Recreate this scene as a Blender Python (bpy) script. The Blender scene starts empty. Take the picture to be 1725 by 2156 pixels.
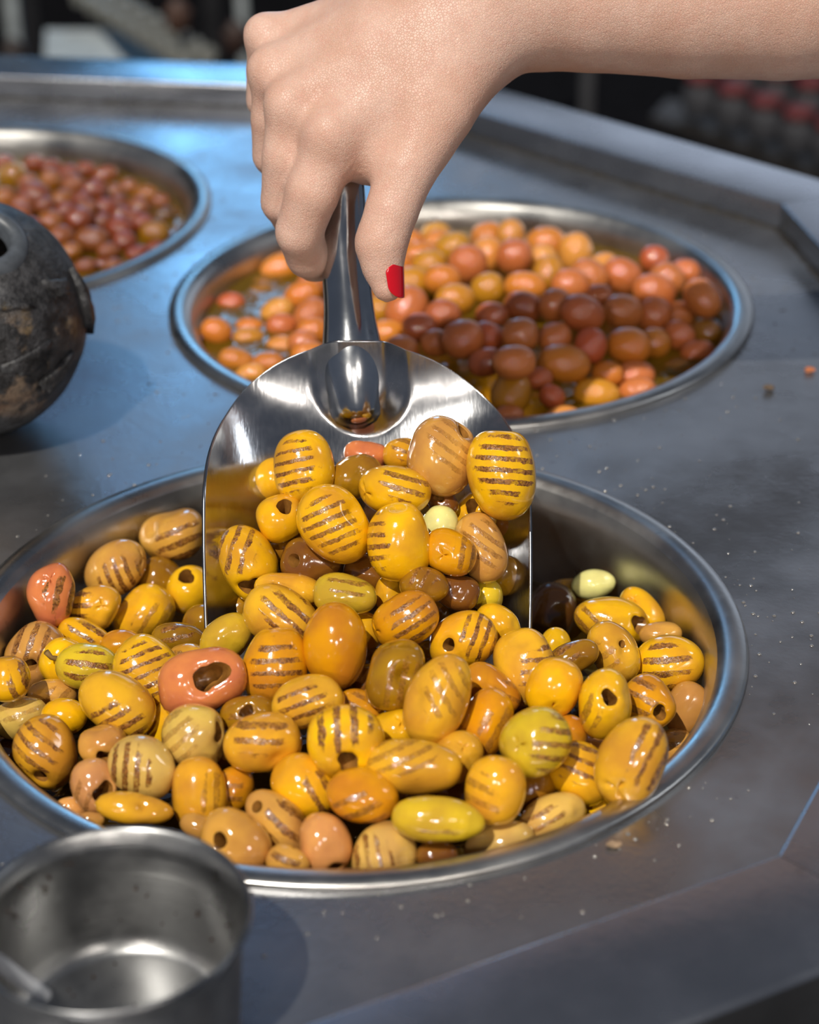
import bpy, bmesh, math, random
import numpy as np
from mathutils import Matrix, Vector

# ------------------------------------------------------------------ camera
F, PITCH, ROLL, CAMH = 4213.9, 0.5092, -0.0139, 0.43665      # focal length in px of the 1725x2156 frame
_cp, _sp, _cr, _sr = math.cos(PITCH), math.sin(PITCH), math.cos(ROLL), math.sin(ROLL)
FWD = np.array([0, _cp, -_sp]); _R = np.array([1.0, 0, 0]); _U = np.array([0, _sp, _cp])
RIGHT = _cr * _R + _sr * _U; UP = -_sr * _R + _cr * _U
CAM = np.array([0, 0, CAMH])
def ray(px, py): return FWD + (px - 862.5) / F * RIGHT - (py - 1078) / F * UP
def P(px, py, dep): return CAM + ray(px, py) * dep
def G(px, py, z=0.0):
    d = ray(px, py); return CAM + d * ((z - CAMH) / d[2])
def depth(p): return float((np.asarray(p) - CAM) @ FWD)
CAMROT = np.stack([RIGHT, UP, -FWD], 1)                       # camera axes as columns

scn = bpy.context.scene
col = scn.collection
cd = bpy.data.cameras.new('camera'); cam = bpy.data.objects.new('camera', cd); col.objects.link(cam)
M = Matrix.Identity(4)
for i in range(3):
    for j in range(3): M[i][j] = CAMROT[i, j]
    M[i][3] = CAM[i]
cam.matrix_world = M
cd.sensor_fit = 'VERTICAL'; cd.sensor_height = 36.0; cd.lens = F / 2156 * 36.0
cd.clip_start = 0.02; cd.clip_end = 50
cd.dof.use_dof = True; cd.dof.focus_distance = 0.80; cd.dof.aperture_fstop = 7.2
scn.camera = cam

# ------------------------------------------------------------------ world, sun, lights, exposure
scn.view_settings.view_transform = 'Standard'
try: scn.view_settings.look = 'None'
except Exception: pass
scn.view_settings.exposure = 0.0; scn.view_settings.gamma = 1.0; scn.view_settings.use_curve_mapping = False
w = bpy.data.worlds.new('world'); scn.world = w; w.use_nodes = True
bg = w.node_tree.nodes['Background']; bg.inputs[0].default_value = (0.62, 0.74, 1.0, 1); bg.inputs[1].default_value = 0.115
def light(name, kind, loc, target, energy, color, **kw):
    l = bpy.data.lights.new(name, kind); l.energy = energy; l.color = color
    for k, v in kw.items(): setattr(l, k, v)
    o = bpy.data.objects.new(name, l); col.objects.link(o); o.location = loc
    o.rotation_euler = (Vector(target) - Vector(loc)).to_track_quat('-Z', 'Y').to_euler()
    return o
SUN = np.array([-0.31, -0.62, 1.0])
light('sun', 'SUN', tuple(SUN * 3), (0, 0, 0), 3.45, (1.0, 0.95, 0.86), angle=0.012)
light('daylight_opening', 'AREA', (-0.36, 4.7, 1.15), (-0.3, 0.9, 0.1), 11.0, (0.22, 0.57, 1.0), shape='RECTANGLE', size=0.50, size_y=1.1)
light('daylight_opening_upper', 'AREA', (-0.62, 4.7, 2.4), (-0.3, 0.9, 0.1), 3.0, (0.36, 0.58, 1.0), shape='RECTANGLE', size=1.0, size_y=1.5)
light('side_window', 'AREA', (2.6, 1.0, 1.9), (0.0, 0.8, 0.0), 6, (0.9, 0.95, 1.0), shape='RECTANGLE', size=0.35, size_y=0.55)
for i, (x, y, z) in enumerate([(-0.7, -1.5, 1.25), (0.15, -1.8, 1.15), (0.9, -1.4, 1.35)]):
    light('front_fill_bulb', 'POINT', (x, y, z), (0, 0, 0), 36, (1.0, 0.92, 0.82), shadow_soft_size=0.035)  # added front fill set low behind the camera; also gives the olives small sparkles
light('reflection_panel', 'AREA', (1.6, 5.6, 1.25), (0.1, 0.9, 0.0), 19.0, (0.70, 0.81, 1.0), shape='RECTANGLE', size=3.8, size_y=1.5)  # unseen low panel, added to brighten reflections on the counter's far right

# ------------------------------------------------------------------ helpers
def tag(o, label=None, cat=None, group=None, kind=None):
    if label: o['label'] = label
    if cat: o['category'] = cat
    if group: o['group'] = group
    if kind: o['kind'] = kind
    return o
def mesh_obj(name, verts, faces, mat=None, parent=None, smooth=True):
    me = bpy.data.meshes.new(name)
    me.from_pydata([tuple(map(float, v)) for v in verts], [], faces)
    me.update()
    if smooth: me.polygons.foreach_set('use_smooth', [True] * len(me.polygons))
    if mat: me.materials.append(mat)
    o = bpy.data.objects.new(name, me); col.objects.link(o)
    if parent: o.parent = parent
    return o
def empty(name, loc=(0, 0, 0)):
    o = bpy.data.objects.new(name, None); col.objects.link(o); o.location = loc; o.empty_display_size = 0.02
    return o
def lathe(profile, segs=96, closed=False):
    v, f = [], []
    n = len(profile)
    for r, z in profile:
        for k in range(segs):
            a = 2 * math.pi * k / segs; v.append((r * math.cos(a), r * math.sin(a), z))
    for i in range(n - 1):
        for k in range(segs):
            k2 = (k + 1) % segs
            f.append((i * segs + k, i * segs + k2, (i + 1) * segs + k2, (i + 1) * segs + k))
    if closed: f.append(tuple((n - 1) * segs + k for k in range(segs)))
    return v, f
def tube(path, radii, segs=24, cap=True):
    path = [np.asarray(p, float) for p in path]; v, f = [], []
    n0 = np.array([0, 0, 1.0])
    for i, p in enumerate(path):
        t = path[min(i + 1, len(path) - 1)] - path[max(i - 1, 0)]; t = t / np.linalg.norm(t)
        a = np.cross(t, n0); a /= np.linalg.norm(a); b = np.cross(a, t)
        for k in range(segs):
            an = 2 * math.pi * k / segs; v.append(p + radii[i] * (math.cos(an) * a + math.sin(an) * b))
    for i in range(len(path) - 1):
        for k in range(segs):
            k2 = (k + 1) % segs; f.append((i * segs + k, (i + 1) * segs + k, (i + 1) * segs + k2, i * segs + k2))
    if cap: f.append(tuple(range(segs))); f.append(tuple((len(path) - 1) * segs + k for k in reversed(range(segs))))
    return v, f
def box(x0, x1, y0, y1, z0, z1):
    v = [(x, y, z) for x in (x0, x1) for y in (y0, y1) for z in (z0, z1)]
    return v, [(0, 1, 3, 2), (4, 6, 7, 5), (0, 4, 5, 1), (2, 3, 7, 6), (0, 2, 6, 4), (1, 5, 7, 3)]
def srgb(r, g, b):
    def c(x):
        x /= 255.0; return x / 12.92 if x <= 0.04045 else ((x + 0.055) / 1.055) ** 2.4
    return (c(r), c(g), c(b))

# ------------------------------------------------------------------ materials
class NT:
    def __init__(s, name):
        s.m = bpy.data.materials.new(name); s.m.use_nodes = True; s.t = s.m.node_tree
        s.b = s.t.nodes['Principled BSDF']
    def n(s, kind, **kw):
        nd = s.t.nodes.new(kind)
        for k, v in kw.items(): setattr(nd, k, v)
        return nd
    def l(s, a, b): s.t.links.new(a, b)
    def math(s, op, a, b=None, clamp=False):
        nd = s.n('ShaderNodeMath', operation=op, use_clamp=clamp)
        for i, x in enumerate((a, b)):
            if x is None: continue
            if isinstance(x, (int, float)): nd.inputs[i].default_value = x
            else: s.l(x, nd.inputs[i])
        return nd.outputs[0]
    def noise(s, scale, detail=3, rough=0.5, vec=None, dist=0.0):
        nd = s.n('ShaderNodeTexNoise'); nd.inputs['Scale'].default_value = scale; nd.inputs['Detail'].default_value = detail
        nd.inputs['Roughness'].default_value = rough; nd.inputs['Distortion'].default_value = dist
        if vec is not None: s.l(vec, nd.inputs['Vector'])
        return nd.outputs['Fac']
    def ramp(s, fac, p0, p1, v0=0.0, v1=1.0):
        nd = s.n('ShaderNodeMapRange', interpolation_type='SMOOTHSTEP', clamp=True)
        s.l(fac, nd.inputs['Value'])
        for k, x in zip(('From Min', 'From Max', 'To Min', 'To Max'), (p0, p1, v0, v1)): nd.inputs[k].default_value = x
        return nd.outputs['Result']
    def mix(s, fac, a, b):
        nd = s.n('ShaderNodeMix', data_type='RGBA')
        for i, x in ((0, fac), (6, a), (7, b)):
            if isinstance(x, (int, float)): nd.inputs[i].default_value = x
            elif isinstance(x, tuple): nd.inputs[i].default_value = (*x, 1) if len(x) == 3 else x
            else: s.l(x, nd.inputs[i])
        return nd.outputs[2]
    def bump(s, h, strength, dist):
        nd = s.n('ShaderNodeBump'); nd.inputs['Strength'].default_value = strength; nd.inputs['Distance'].default_value = dist
        s.l(h, nd.inputs['Height']); s.l(nd.outputs['Normal'], s.b.inputs['Normal']); return nd
    def obj(s): return s.n('ShaderNodeTexCoord').outputs['Object']
    def set(s, **kw):
        for k, v in kw.items():
            i = s.b.inputs[k.replace('_', ' ')]
            if isinstance(v, tuple): i.default_value = (*v, 1) if len(v) == 3 and i.type == 'RGBA' else v
            else: i.default_value = v

def steel(name, base, r0, r1, nscale=14, bump=0.15, stretch=None, metal=1.0):
    t = NT(name); c = t.obj()
    if stretch:
        mp = t.n('ShaderNodeMapping'); mp.inputs['Scale'].default_value = stretch; t.l(c, mp.inputs['Vector']); fine = mp.outputs['Vector']
    else: fine = c
    n1 = t.noise(nscale, 5, 0.62, c); n2 = t.noise(420, 2, 0.5, fine); n3 = t.noise(90, 4, 0.7, fine)
    t.l(t.ramp(n1, 0.32, 0.72, r0, r1), t.b.inputs['Roughness'])
    spots = t.ramp(t.noise(70, 3, 0.7, c), 0.66, 0.74)
    cc = t.mix(t.ramp(n1, 0.3, 0.75), tuple(x * 0.82 for x in base), tuple(min(1, x * 1.12) for x in base))
    cc = t.mix(t.math('MULTIPLY', spots, 0.35), cc, tuple(x * 0.45 for x in base))
    t.l(cc, t.b.inputs['Base Color']); t.set(Metallic=metal)
    h = t.math('ADD', t.math('MULTIPLY', n2, 0.5), n3)
    t.bump(h, bump, 0.0006)
    return t.m
M_TABLE = steel('worn_steel', (0.34, 0.345, 0.365), 0.20, 0.44, 9, 0.2, metal=0.89)
M_CURB = steel('curb_steel', (0.38, 0.39, 0.42), 0.20, 0.36, 8, 0.12, metal=0.95)
M_PAN = steel('pan_steel', (0.50, 0.49, 0.47), 0.26, 0.42, 18, 0.12)
M_SCOOP = steel('scoop_steel', (0.50, 0.50, 0.51), 0.16, 0.29, 26, 0.14, stretch=(2.0, 0.4, 0.4))
M_HANDLE = steel('handle_steel', (0.66, 0.67, 0.68), 0.12, 0.2, 26, 0.05)
M_CUP = steel('spun_steel', (0.34, 0.34, 0.34), 0.26, 0.42, 30, 0.3, stretch=(0.05, 0.05, 3.0))

def plain(name, c, rough=0.6, **kw):
    t = NT(name); cc = t.obj(); n = t.noise(kw.pop('ns', 30), 4, 0.6, cc)
    t.l(t.mix(t.ramp(n, 0.3, 0.7), tuple(x * 0.75 for x in c), tuple(min(1, x * 1.15) for x in c)), t.b.inputs['Base Color'])
    t.set(Roughness=rough, **kw); return t.m
M_DARK = plain('dark_paint', (0.012, 0.012, 0.015), 0.6)
M_GRIME = plain('grime', (0.02, 0.016, 0.012), 0.75, ns=300)

def olive_material(name, grill=True):
    t = NT(name); c = t.obj()
    def att(nm, out):
        a = t.n('ShaderNodeAttribute', attribute_type='OBJECT', attribute_name=nm); return a.outputs[out]
    base = att('skin_colour', 'Color')
    rnd = t.n('ShaderNodeObjectInfo').outputs['Random']
    off = t.n('ShaderNodeVectorMath', operation='SCALE'); off.inputs[0].default_value = (3.1, 1.7, 2.3); t.l(rnd, off.inputs['Scale'])
    add = t.n('ShaderNodeVectorMath', operation='ADD'); t.l(c, add.inputs[0]); t.l(off.outputs[0], add.inputs[1]); cv = add.outputs[0]
    n1 = t.noise(62, 3, 0.5, cv); n2 = t.noise(900, 3, 0.6, cv); n3 = t.noise(330, 4, 0.65, cv)
    hs = t.n('ShaderNodeHueSaturation'); hs.inputs['Hue'].default_value = 0.492; hs.inputs['Saturation'].default_value = 0.98; hs.inputs['Value'].default_value = 0.80; t.l(base, hs.inputs['Color'])
    hs2 = t.n('ShaderNodeHueSaturation'); hs2.inputs['Hue'].default_value = 0.505; hs2.inputs['Value'].default_value = 1.1; t.l(base, hs2.inputs['Color'])
    colr = t.mix(t.ramp(n1, 0.3, 0.7), hs.outputs[0], hs2.outputs[0])
    colr = t.mix(t.math('MULTIPLY', t.ramp(n3, 0.62, 0.75), 0.35), colr, hs.outputs[0])
    if grill:
        def dot(nm):
            d = t.n('ShaderNodeVectorMath', operation='DOT_PRODUCT'); t.l(c, d.inputs[0]); t.l(att(nm, 'Vector'), d.inputs[1]); return d.outputs['Value']
        g = dot('grill_side'); s = dot('grill_step')                       # metres along the grill patch normal / across the bars
        ln = t.n('ShaderNodeVectorMath', operation='LENGTH'); t.l(c, ln.inputs[0])
        gn = t.math('DIVIDE', g, ln.outputs['Value'])
        gn = t.math('ADD', gn, t.math('MULTIPLY', t.math('SUBTRACT', t.noise(150, 4, 0.65, cv), 0.5), 0.95))
        mask = t.ramp(gn, 0.55, 0.70)
        ph = t.math('ADD', t.math('MULTIPLY', s, 1250.0), t.math('MULTIPLY', t.math('ADD', t.math('SUBTRACT', n3, 0.5), t.math('SUBTRACT', n1, 0.5)), 2.7))
        band = t.ramp(t.math('ADD', t.math('SINE', ph), t.math('MULTIPLY', t.math('SUBTRACT', n1, 0.5), 1.6)), 0.05, 0.45)
        rag = t.ramp(t.math('ADD', n3, t.math('MULTIPLY', n2, 0.4)), 0.56, 0.72)
        bm = t.math('MULTIPLY', t.math('MULTIPLY', band, mask), t.math('ADD', 0.45, t.math('MULTIPLY', rag, 0.55)))
        bm = t.math('MULTIPLY', bm, att('grill_amount', 'Fac'), clamp=True)
        burn = t.mix(t.ramp(n2, 0.35, 0.65), (0.10, 0.034, 0.008), (0.32, 0.13, 0.025))
        colr = t.mix(bm, colr, burn)
        h = t.math('ADD', t.math('MULTIPLY', n3, 0.25), t.math('MULTIPLY', t.math('MULTIPLY', n2, bm), 0.9))
        h = t.math('SUBTRACT', h, t.math('MULTIPLY', bm, 0.3))
        t.bump(h, 0.55, 0.0008)
        t.l(t.ramp(bm, 0.0, 1.0, 0.13, 0.24), t.b.inputs['Roughness'])
    else:
        t.bump(n3, 0.25, 0.0006); t.set(Roughness=0.12)
    t.l(colr, t.b.inputs['Base Color'])
    t.set(Subsurface_Weight=0.05, Subsurface_Radius=(1.0, 0.5, 0.1), Subsurface_Scale=0.002, Coat_Weight=0.6, Coat_Roughness=0.04, IOR=1.47)
    return t.m
M_OLIVE = olive_material('grilled_olive_skin')
M_OLIVE2 = olive_material('cured_olive_skin', False)
M_FLESH = plain('olive_flesh', (0.30, 0.13, 0.025), 0.28, ns=300, Coat_Weight=0.4)

def oil_material(name, tint, cloud, cl):
    t = NT(name); out = t.t.nodes['Material Output']
    tr = t.n('ShaderNodeBsdfTransparent'); tr.inputs[0].default_value = (*tint, 1)
    df = t.n('ShaderNodeBsdfDiffuse'); df.inputs[0].default_value = (*cl, 1)
    m0 = t.n('ShaderNodeMixShader'); m0.inputs[0].default_value = cloud; t.l(tr.outputs[0], m0.inputs[1]); t.l(df.outputs[0], m0.inputs[2])
    gl = t.n('ShaderNodeBsdfGlossy'); gl.inputs['Roughness'].default_value = 0.04
    fr = t.n('ShaderNodeFresnel'); fr.inputs[0].default_value = 1.36
    mx = t.n('ShaderNodeMixShader'); t.l(fr.outputs[0], mx.inputs[0]); t.l(m0.outputs[0], mx.inputs[1]); t.l(gl.outputs[0], mx.inputs[2])
    bp = t.n('ShaderNodeBump'); bp.inputs['Strength'].default_value = 0.8; bp.inputs['Distance'].default_value = 0.004
    t.l(t.noise(55, 2, 0.5, t.obj()), bp.inputs['Height'])
    t.l(bp.outputs[0], gl.inputs['Normal']); t.l(bp.outputs[0], fr.inputs['Normal'])
    t.l(mx.outputs[0], out.inputs['Surface']); t.t.nodes.remove(t.b); return t.m
M_OIL = oil_material('olive_oil', (0.70, 0.46, 0.08), 0.38, (0.30, 0.17, 0.012))
M_OIL1 = oil_material('dark_olive_oil', (0.40, 0.25, 0.05), 0.25, (0.07, 0.04, 0.006))

# ------------------------------------------------------------------ the setting: floor and back wall of the dark market hall
FLOORZ = -0.95
o = mesh_obj('floor', *box(-5, 5, -2, 6.2, FLOORZ - 0.1, FLOORZ), plain('dark_floor', (0.006, 0.006, 0.007), 0.9, Specular_IOR_Level=0.0), smooth=False); tag(o, kind='structure')
o = mesh_obj('wall_back', *box(-5, 5, 6.0, 6.2, FLOORZ, 3.2), plain('dark_wall', (0.005, 0.005, 0.006), 0.9, Specular_IOR_Level=0.0), smooth=False); tag(o, kind='structure')

# ------------------------------------------------------------------ ten-sided counter
CX, CY, APO = -0.243, 0.890, 0.4935
B1 = np.array([-0.0256, 0.6816]); B2 = np.array([0.0295, 1.0193]); B3 = np.array([-0.280, 1.170])
ctr = empty('steel_counter', (CX, CY, 0)); tag(ctr, 'worn steel ten-sided counter with raised rim holding the olive pans', 'counter')
edge_n = [math.radians(44.3 + 36 * k) for k in range(10)]                 # outward normals of the sides
def corner(k, apo): 
    a = edge_n[k] + math.pi / 10; r = apo / math.cos(math.pi / 10)
    return (r * math.cos(a), r * math.sin(a))
bm = bmesh.new()
def loop(pts):
    vs = [bm.verts.new((x, y, 0)) for x, y in pts]
    for i in range(len(vs)): bm.edges.new((vs[i], vs[(i + 1) % len(vs)]))
loop([corner(k, APO) for k in range(10)])
for B in (B1, B2, B3):
    loop([(B[0] - CX + 0.151 * math.cos(t), B[1] - CY + 0.151 * math.sin(t)) for t in np.linspace(0, 2 * math.pi, 96, endpoint=False)])
bmesh.ops.triangle_fill(bm, edges=bm.edges[:], use_beauty=True)
for f in bm.faces:
    if f.normal.z < 0: f.normal_flip()
me = bpy.data.meshes.new('countertop'); bm.to_mesh(me); bm.free(); me.materials.append(M_TABLE)
o = bpy.data.objects.new('countertop', me); col.objects.link(o); o.parent = ctr
def prof_panel(k, prof, inset=0.0):
    v, f = [], []
    for apo, z in prof:
        for kk in (k - 1, k):
            x, y = corner(kk % 10, apo); v.append([x, y, z])
    n = len(prof)
    if inset:
        for i in range(n):
            a, b = np.array(v[2 * i]), np.array(v[2 * i + 1]); d = (b - a) / np.linalg.norm(b - a)
            v[2 * i] = a + d * inset; v[2 * i + 1] = b - d * inset
    for i in range(n - 1): f.append((2 * i, 2 * i + 1, 2 * i + 3, 2 * i + 2))
    return v, f
HC = 0.0165
def arc(c, r, a0, a1, n=5):
    return [(c[0] + r * math.cos(math.radians(a0 + (a1 - a0) * i / n)), c[1] + r * math.sin(math.radians(a0 + (a1 - a0) * i / n))) for i in range(n + 1)]
cprof = [(APO, -0.002)] + arc((APO + 0.0016, HC - 0.0016), 0.0016, 180, 90) + arc((APO + 0.049, HC - 0.003), 0.003, 90, 0) + [(APO + 0.052, HC - 0.024)] + [(APO + 0.047, HC - 0.026), (APO + 0.02, HC - 0.026)]
for k in range(10):
    v, f = prof_panel(k, cprof, 0.00015)
    o = mesh_obj('curb_panel', v, f, M_CURB, ctr, smooth=False)
    for p in o.data.polygons: p.use_smooth = True
    o.data.set_sharp_from_angle(angle=math.radians(40)) if hasattr(o.data, 'set_sharp_from_angle') else None
    if k in (0, 1, 9):
        rg = random.Random(k); n = 90
        a = np.array([*corner((k - 1) % 10, APO - 0.0005), 0.0]); b = np.array([*corner(k, APO - 0.0005), 0.0]); nn = np.array([math.cos(edge_n[k]), math.sin(edge_n[k]), 0])
        vv, ff = [], []
        for i in range(n + 1):
            p = a + (b - a) * i / n; ww = 0.0012 + 0.0022 * rg.random() ** 2; hh = 0.0008 + 0.0016 * rg.random()
            vv += [p - nn * ww + [0, 0, 0.0002], p - nn * 0.0004 + [0, 0, hh]]
            if i: ff.append((2 * i - 2, 2 * i, 2 * i + 1, 2 * i - 1))
        o = mesh_obj('grime_seam', vv, ff, M_GRIME, ctr); o['label'] = 'black dirt line along the foot of the rim'
v, f = [], []
for z in (-0.012, -0.012 - 0.9):
    for k in range(10): v.append((*corner(k, APO + 0.018), z))
for k in range(10): f.append((k, (k + 1) % 10, 10 + (k + 1) % 10, 10 + k))
o = mesh_obj('cabinet_body', v, f, M_DARK, ctr, smooth=False)

# pans sunk into the counter
def pan(B, label, R=0.16):
    prof = [(R - 0.0002, 0.0001), (R, 0.0016), (R - 0.0012, 0.0028), (R - 0.0045, 0.0034), (R - 0.0080, 0.0031), (R - 0.0102, 0.0021), (R - 0.0122, 0.0000), (R - 0.0142, -0.0034), (R - 0.0157, -0.0078), (R - 0.0165, -0.016), (R - 0.018, -0.045), (R - 0.022, -0.075), (R - 0.035, -0.092), (R - 0.06, -0.098), (0.03, -0.099)]
    v, f = lathe(prof, 128, True)
    t = empty('food_pan', (B[0], B[1], 0)); tag(t, label, 'pan', 'steel pans sunk in the counter')
    nb = 4
    rim_v = v[:128 * 7]; rim_f = [q for q in f if max(q) < 128 * 7]
    o1 = mesh_obj('rim', rim_v, rim_f, M_PAN, t)
    bv = v[128 * 6:]; bf = [tuple(i - 128 * 6 for i in q) for q in f if min(q) >= 128 * 6]
    mesh_obj('bowl', bv, bf, M_PAN, t)
    return t
pan(B1, 'round steel pan in front, full of grilled yellow olives')
pan(B2, 'round steel pan behind the scoop, holding orange and brown olives')
pan(B3, 'round steel pan in the back left corner, holding small brown olives')
def oil(B, z, r, mat, label):
    v = [(0, 0, 0)] + [(r * k / 12 * math.cos(2 * math.pi * j / 96), r * k / 12 * math.sin(2 * math.pi * j / 96), 0) for k in range(1, 13) for j in range(96)]
    f = [(0, 1 + j, 1 + (j + 1) % 96) for j in range(96)]
    for k in range(11):
        for j in range(96): f.append((1 + k * 96 + j, 1 + (k + 1) * 96 + j, 1 + (k + 1) * 96 + (j + 1) % 96, 1 + k * 96 + (j + 1) % 96))
    o = mesh_obj('olive_oil', v, f, mat); o.location = (B[0], B[1], z); tag(o, label, 'oil'); o['kind'] = 'stuff'
    return o
oil(B1, -0.046, 0.1412, M_OIL1, 'dark oil pooled low under the grilled yellow olives')
oil(B2, -0.0135, 0.1432, M_OIL, 'amber oil around the orange olives in the middle pan')
oil(B3, -0.0155, 0.1430, M_OIL, 'amber oil around the small brown olives at the back left')

# ------------------------------------------------------------------ olives
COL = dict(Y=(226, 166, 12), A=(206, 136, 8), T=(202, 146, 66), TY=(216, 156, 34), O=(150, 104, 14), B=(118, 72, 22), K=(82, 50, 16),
           P=(206, 120, 68), G=(232, 222, 140), GY=(206, 168, 36), PA=(208, 168, 84), PT=(214, 150, 84))
def vnoise(d, seed, n=7, f0=1.2, f1=3.2):
    rg = np.random.RandomState(seed); out = np.zeros(len(d))
    for _ in range(n):
        k = rg.normal(size=3); k *= rg.uniform(f0, f1) / np.linalg.norm(k); out += np.sin(d @ k + rg.uniform(0, 6.28))
    return out / n
def olive_mesh(a, b, h=None, hole=0.0, hdepth=0.75, slit=False, dents=(), lump=0.05, rough=0.0, seed=0, segs=36, rings=26, ragged=0.12, ridges=0.0, taper=0.0, sq=2.15):
    """ellipsoid with its long axis on local X; optional pit hole / cut around direction h"""
    rg = np.random.RandomState(seed)
    h = np.array([1.0, 0, 0]) if h is None else np.asarray(h, float) / np.linalg.norm(h)
    u = np.cross(h, [0.3, 0.5, 0.81]); u /= np.linalg.norm(u); w_ = np.cross(h, u)
    phi = np.arange(segs) * 2 * math.pi / segs
    rag = 1 + ragged * (np.sin(phi * 2 + rg.uniform(0, 6)) + 0.6 * np.sin(phi * 3 + rg.uniform(0, 6)) + 0.15 * np.sin(phi * 7 + rg.uniform(0, 6)))
    t0 = hole * rag if hole else np.full(segs, 0.02)
    V = []
    for i in range(rings):
        tt = (i / (rings - 1)) ** 1.25
        th = t0 + (math.pi - 0.02 - t0) * tt
        d = np.cos(th)[:, None] * h + np.sin(th)[:, None] * (np.cos(phi)[:, None] * u + np.sin(phi)[:, None] * w_)
        r = (np.abs(d[:, 0] / a) ** sq + (np.abs(d[:, 1:]) ** 2).sum(1) ** (sq / 2) / b ** sq) ** (-1 / sq)
        r = r * (1 + taper * d[:, 0])
        r = r * (1 + lump * vnoise(d, seed) + rough * vnoise(d, seed + 99, 9, 4, 9))
        if ridges: r = r * (1 + ridges * np.sin(d[:, 0] * 26) * np.clip(1 - np.abs(d[:, 1]) * 1.6, 0, 1))
        if hole: r = r * (1 - 0.10 * np.exp(-(th - t0) / 0.10) )
        if slit:
            star = np.maximum(np.abs(np.cos(phi * 1.5 + 0.4)) ** 10, 0.15)
            r = r * (1 - 0.26 * np.exp(-(th / 0.22) ** 2) * star - 0.05 * np.exp(-(th / 0.35) ** 2))
        for dx, dp, dr in dents:
            ang = np.arccos(np.clip(d @ (np.asarray(dx) / np.linalg.norm(dx)), -1, 1)); r = r * (1 - dp * np.exp(-(ang / dr) ** 2))
        V.append(d * r[:, None])
    ring0 = V[0]
    faces = []
    for i in range(rings - 1):
        for k in range(segs):
            k2 = (k + 1) % segs; faces.append((i * segs + k, (i + 1) * segs + k, (i + 1) * segs + k2, i * segs + k2))
    faces.append(tuple((rings - 1) * segs + k for k in reversed(range(segs))))
    if not hole: faces.append(tuple(range(segs)))
    body = np.concatenate(V)
    lin = None
    if hole:
        c = ring0.mean(0); L = [ring0]; inner = hdepth * 2 * abs(c @ h)
        for k, sh in ((0.05, 0.97), (0.18, 0.90), (0.4, 0.86), (0.7, 0.8), (0.92, 0.62), (1.0, 0.3)):
            L.append(c + (ring0 - c) * sh - h * inner * k)
        lf = []
        for i in range(len(L) - 1):
            for k in range(segs):
                k2 = (k + 1) % segs; lf.append((i * segs + k, i * segs + k2, (i + 1) * segs + k2, (i + 1) * segs + k))
        lf.append(tuple((len(L) - 1) * segs + k for k in range(segs)))
        lin = (np.concatenate(L), lf)
    return body, faces, lin

BEL = math.radians(50.0)
BD = np.array([0, math.cos(BEL), math.sin(BEL)]); BN = np.array([0, -BD[2], BD[1]]); BTIP = np.array([-0.0193, 0.6936, -0.030])
def on_blade(px, py, t):
    r = ray(px, py); return CAM + r * (((BTIP + BN * t - CAM) @ BN) / (r @ BN))
ZC = np.array([(100,1250,-.022),(350,1150,-.02),(300,1290,-.025),(80,1380,-.013),(300,1420,-.004),(440,1440,.002),(250,1500,0),(100,1590,-.006),(20,1500,-.012),(300,1620,0),(420,1680,-.002),(200,1690,-.01),(650,1480,.010),(720,1566,.012),(560,1570,.008),(880,1620,.007),(640,1660,.004),(770,1680,.004),(500,1765,-.006),(680,1775,-.006),(810,1775,-.006),(920,1727,-.001),(1050,1775,-.007),(1170,1718,-.006),(1040,1673,.003),(1120,1564,.012),(1330,1592,.006),(1224,1640,0),(1269,1483,.006),(1370,1483,-.004),(1446,1491,-.012),(1425,1568,-.012),(1166,1452,.008),(1100,1398,.008),(1290,1371,-.006),(1399,1393,-.012),(1279,1305,-.018),(1250,1231,-.03),(1165,1285,-.034),(925,1466,.014),(828,1425,.012),(1015,1528,.006)], float)
def idw(ctrl, px, py):
    d = np.hypot(ctrl[:, 0] - px, ctrl[:, 1] - py) + 6.0; ww = d ** -2.6
    return float((ww * ctrl[:, 2]).sum() / ww.sum())
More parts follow.
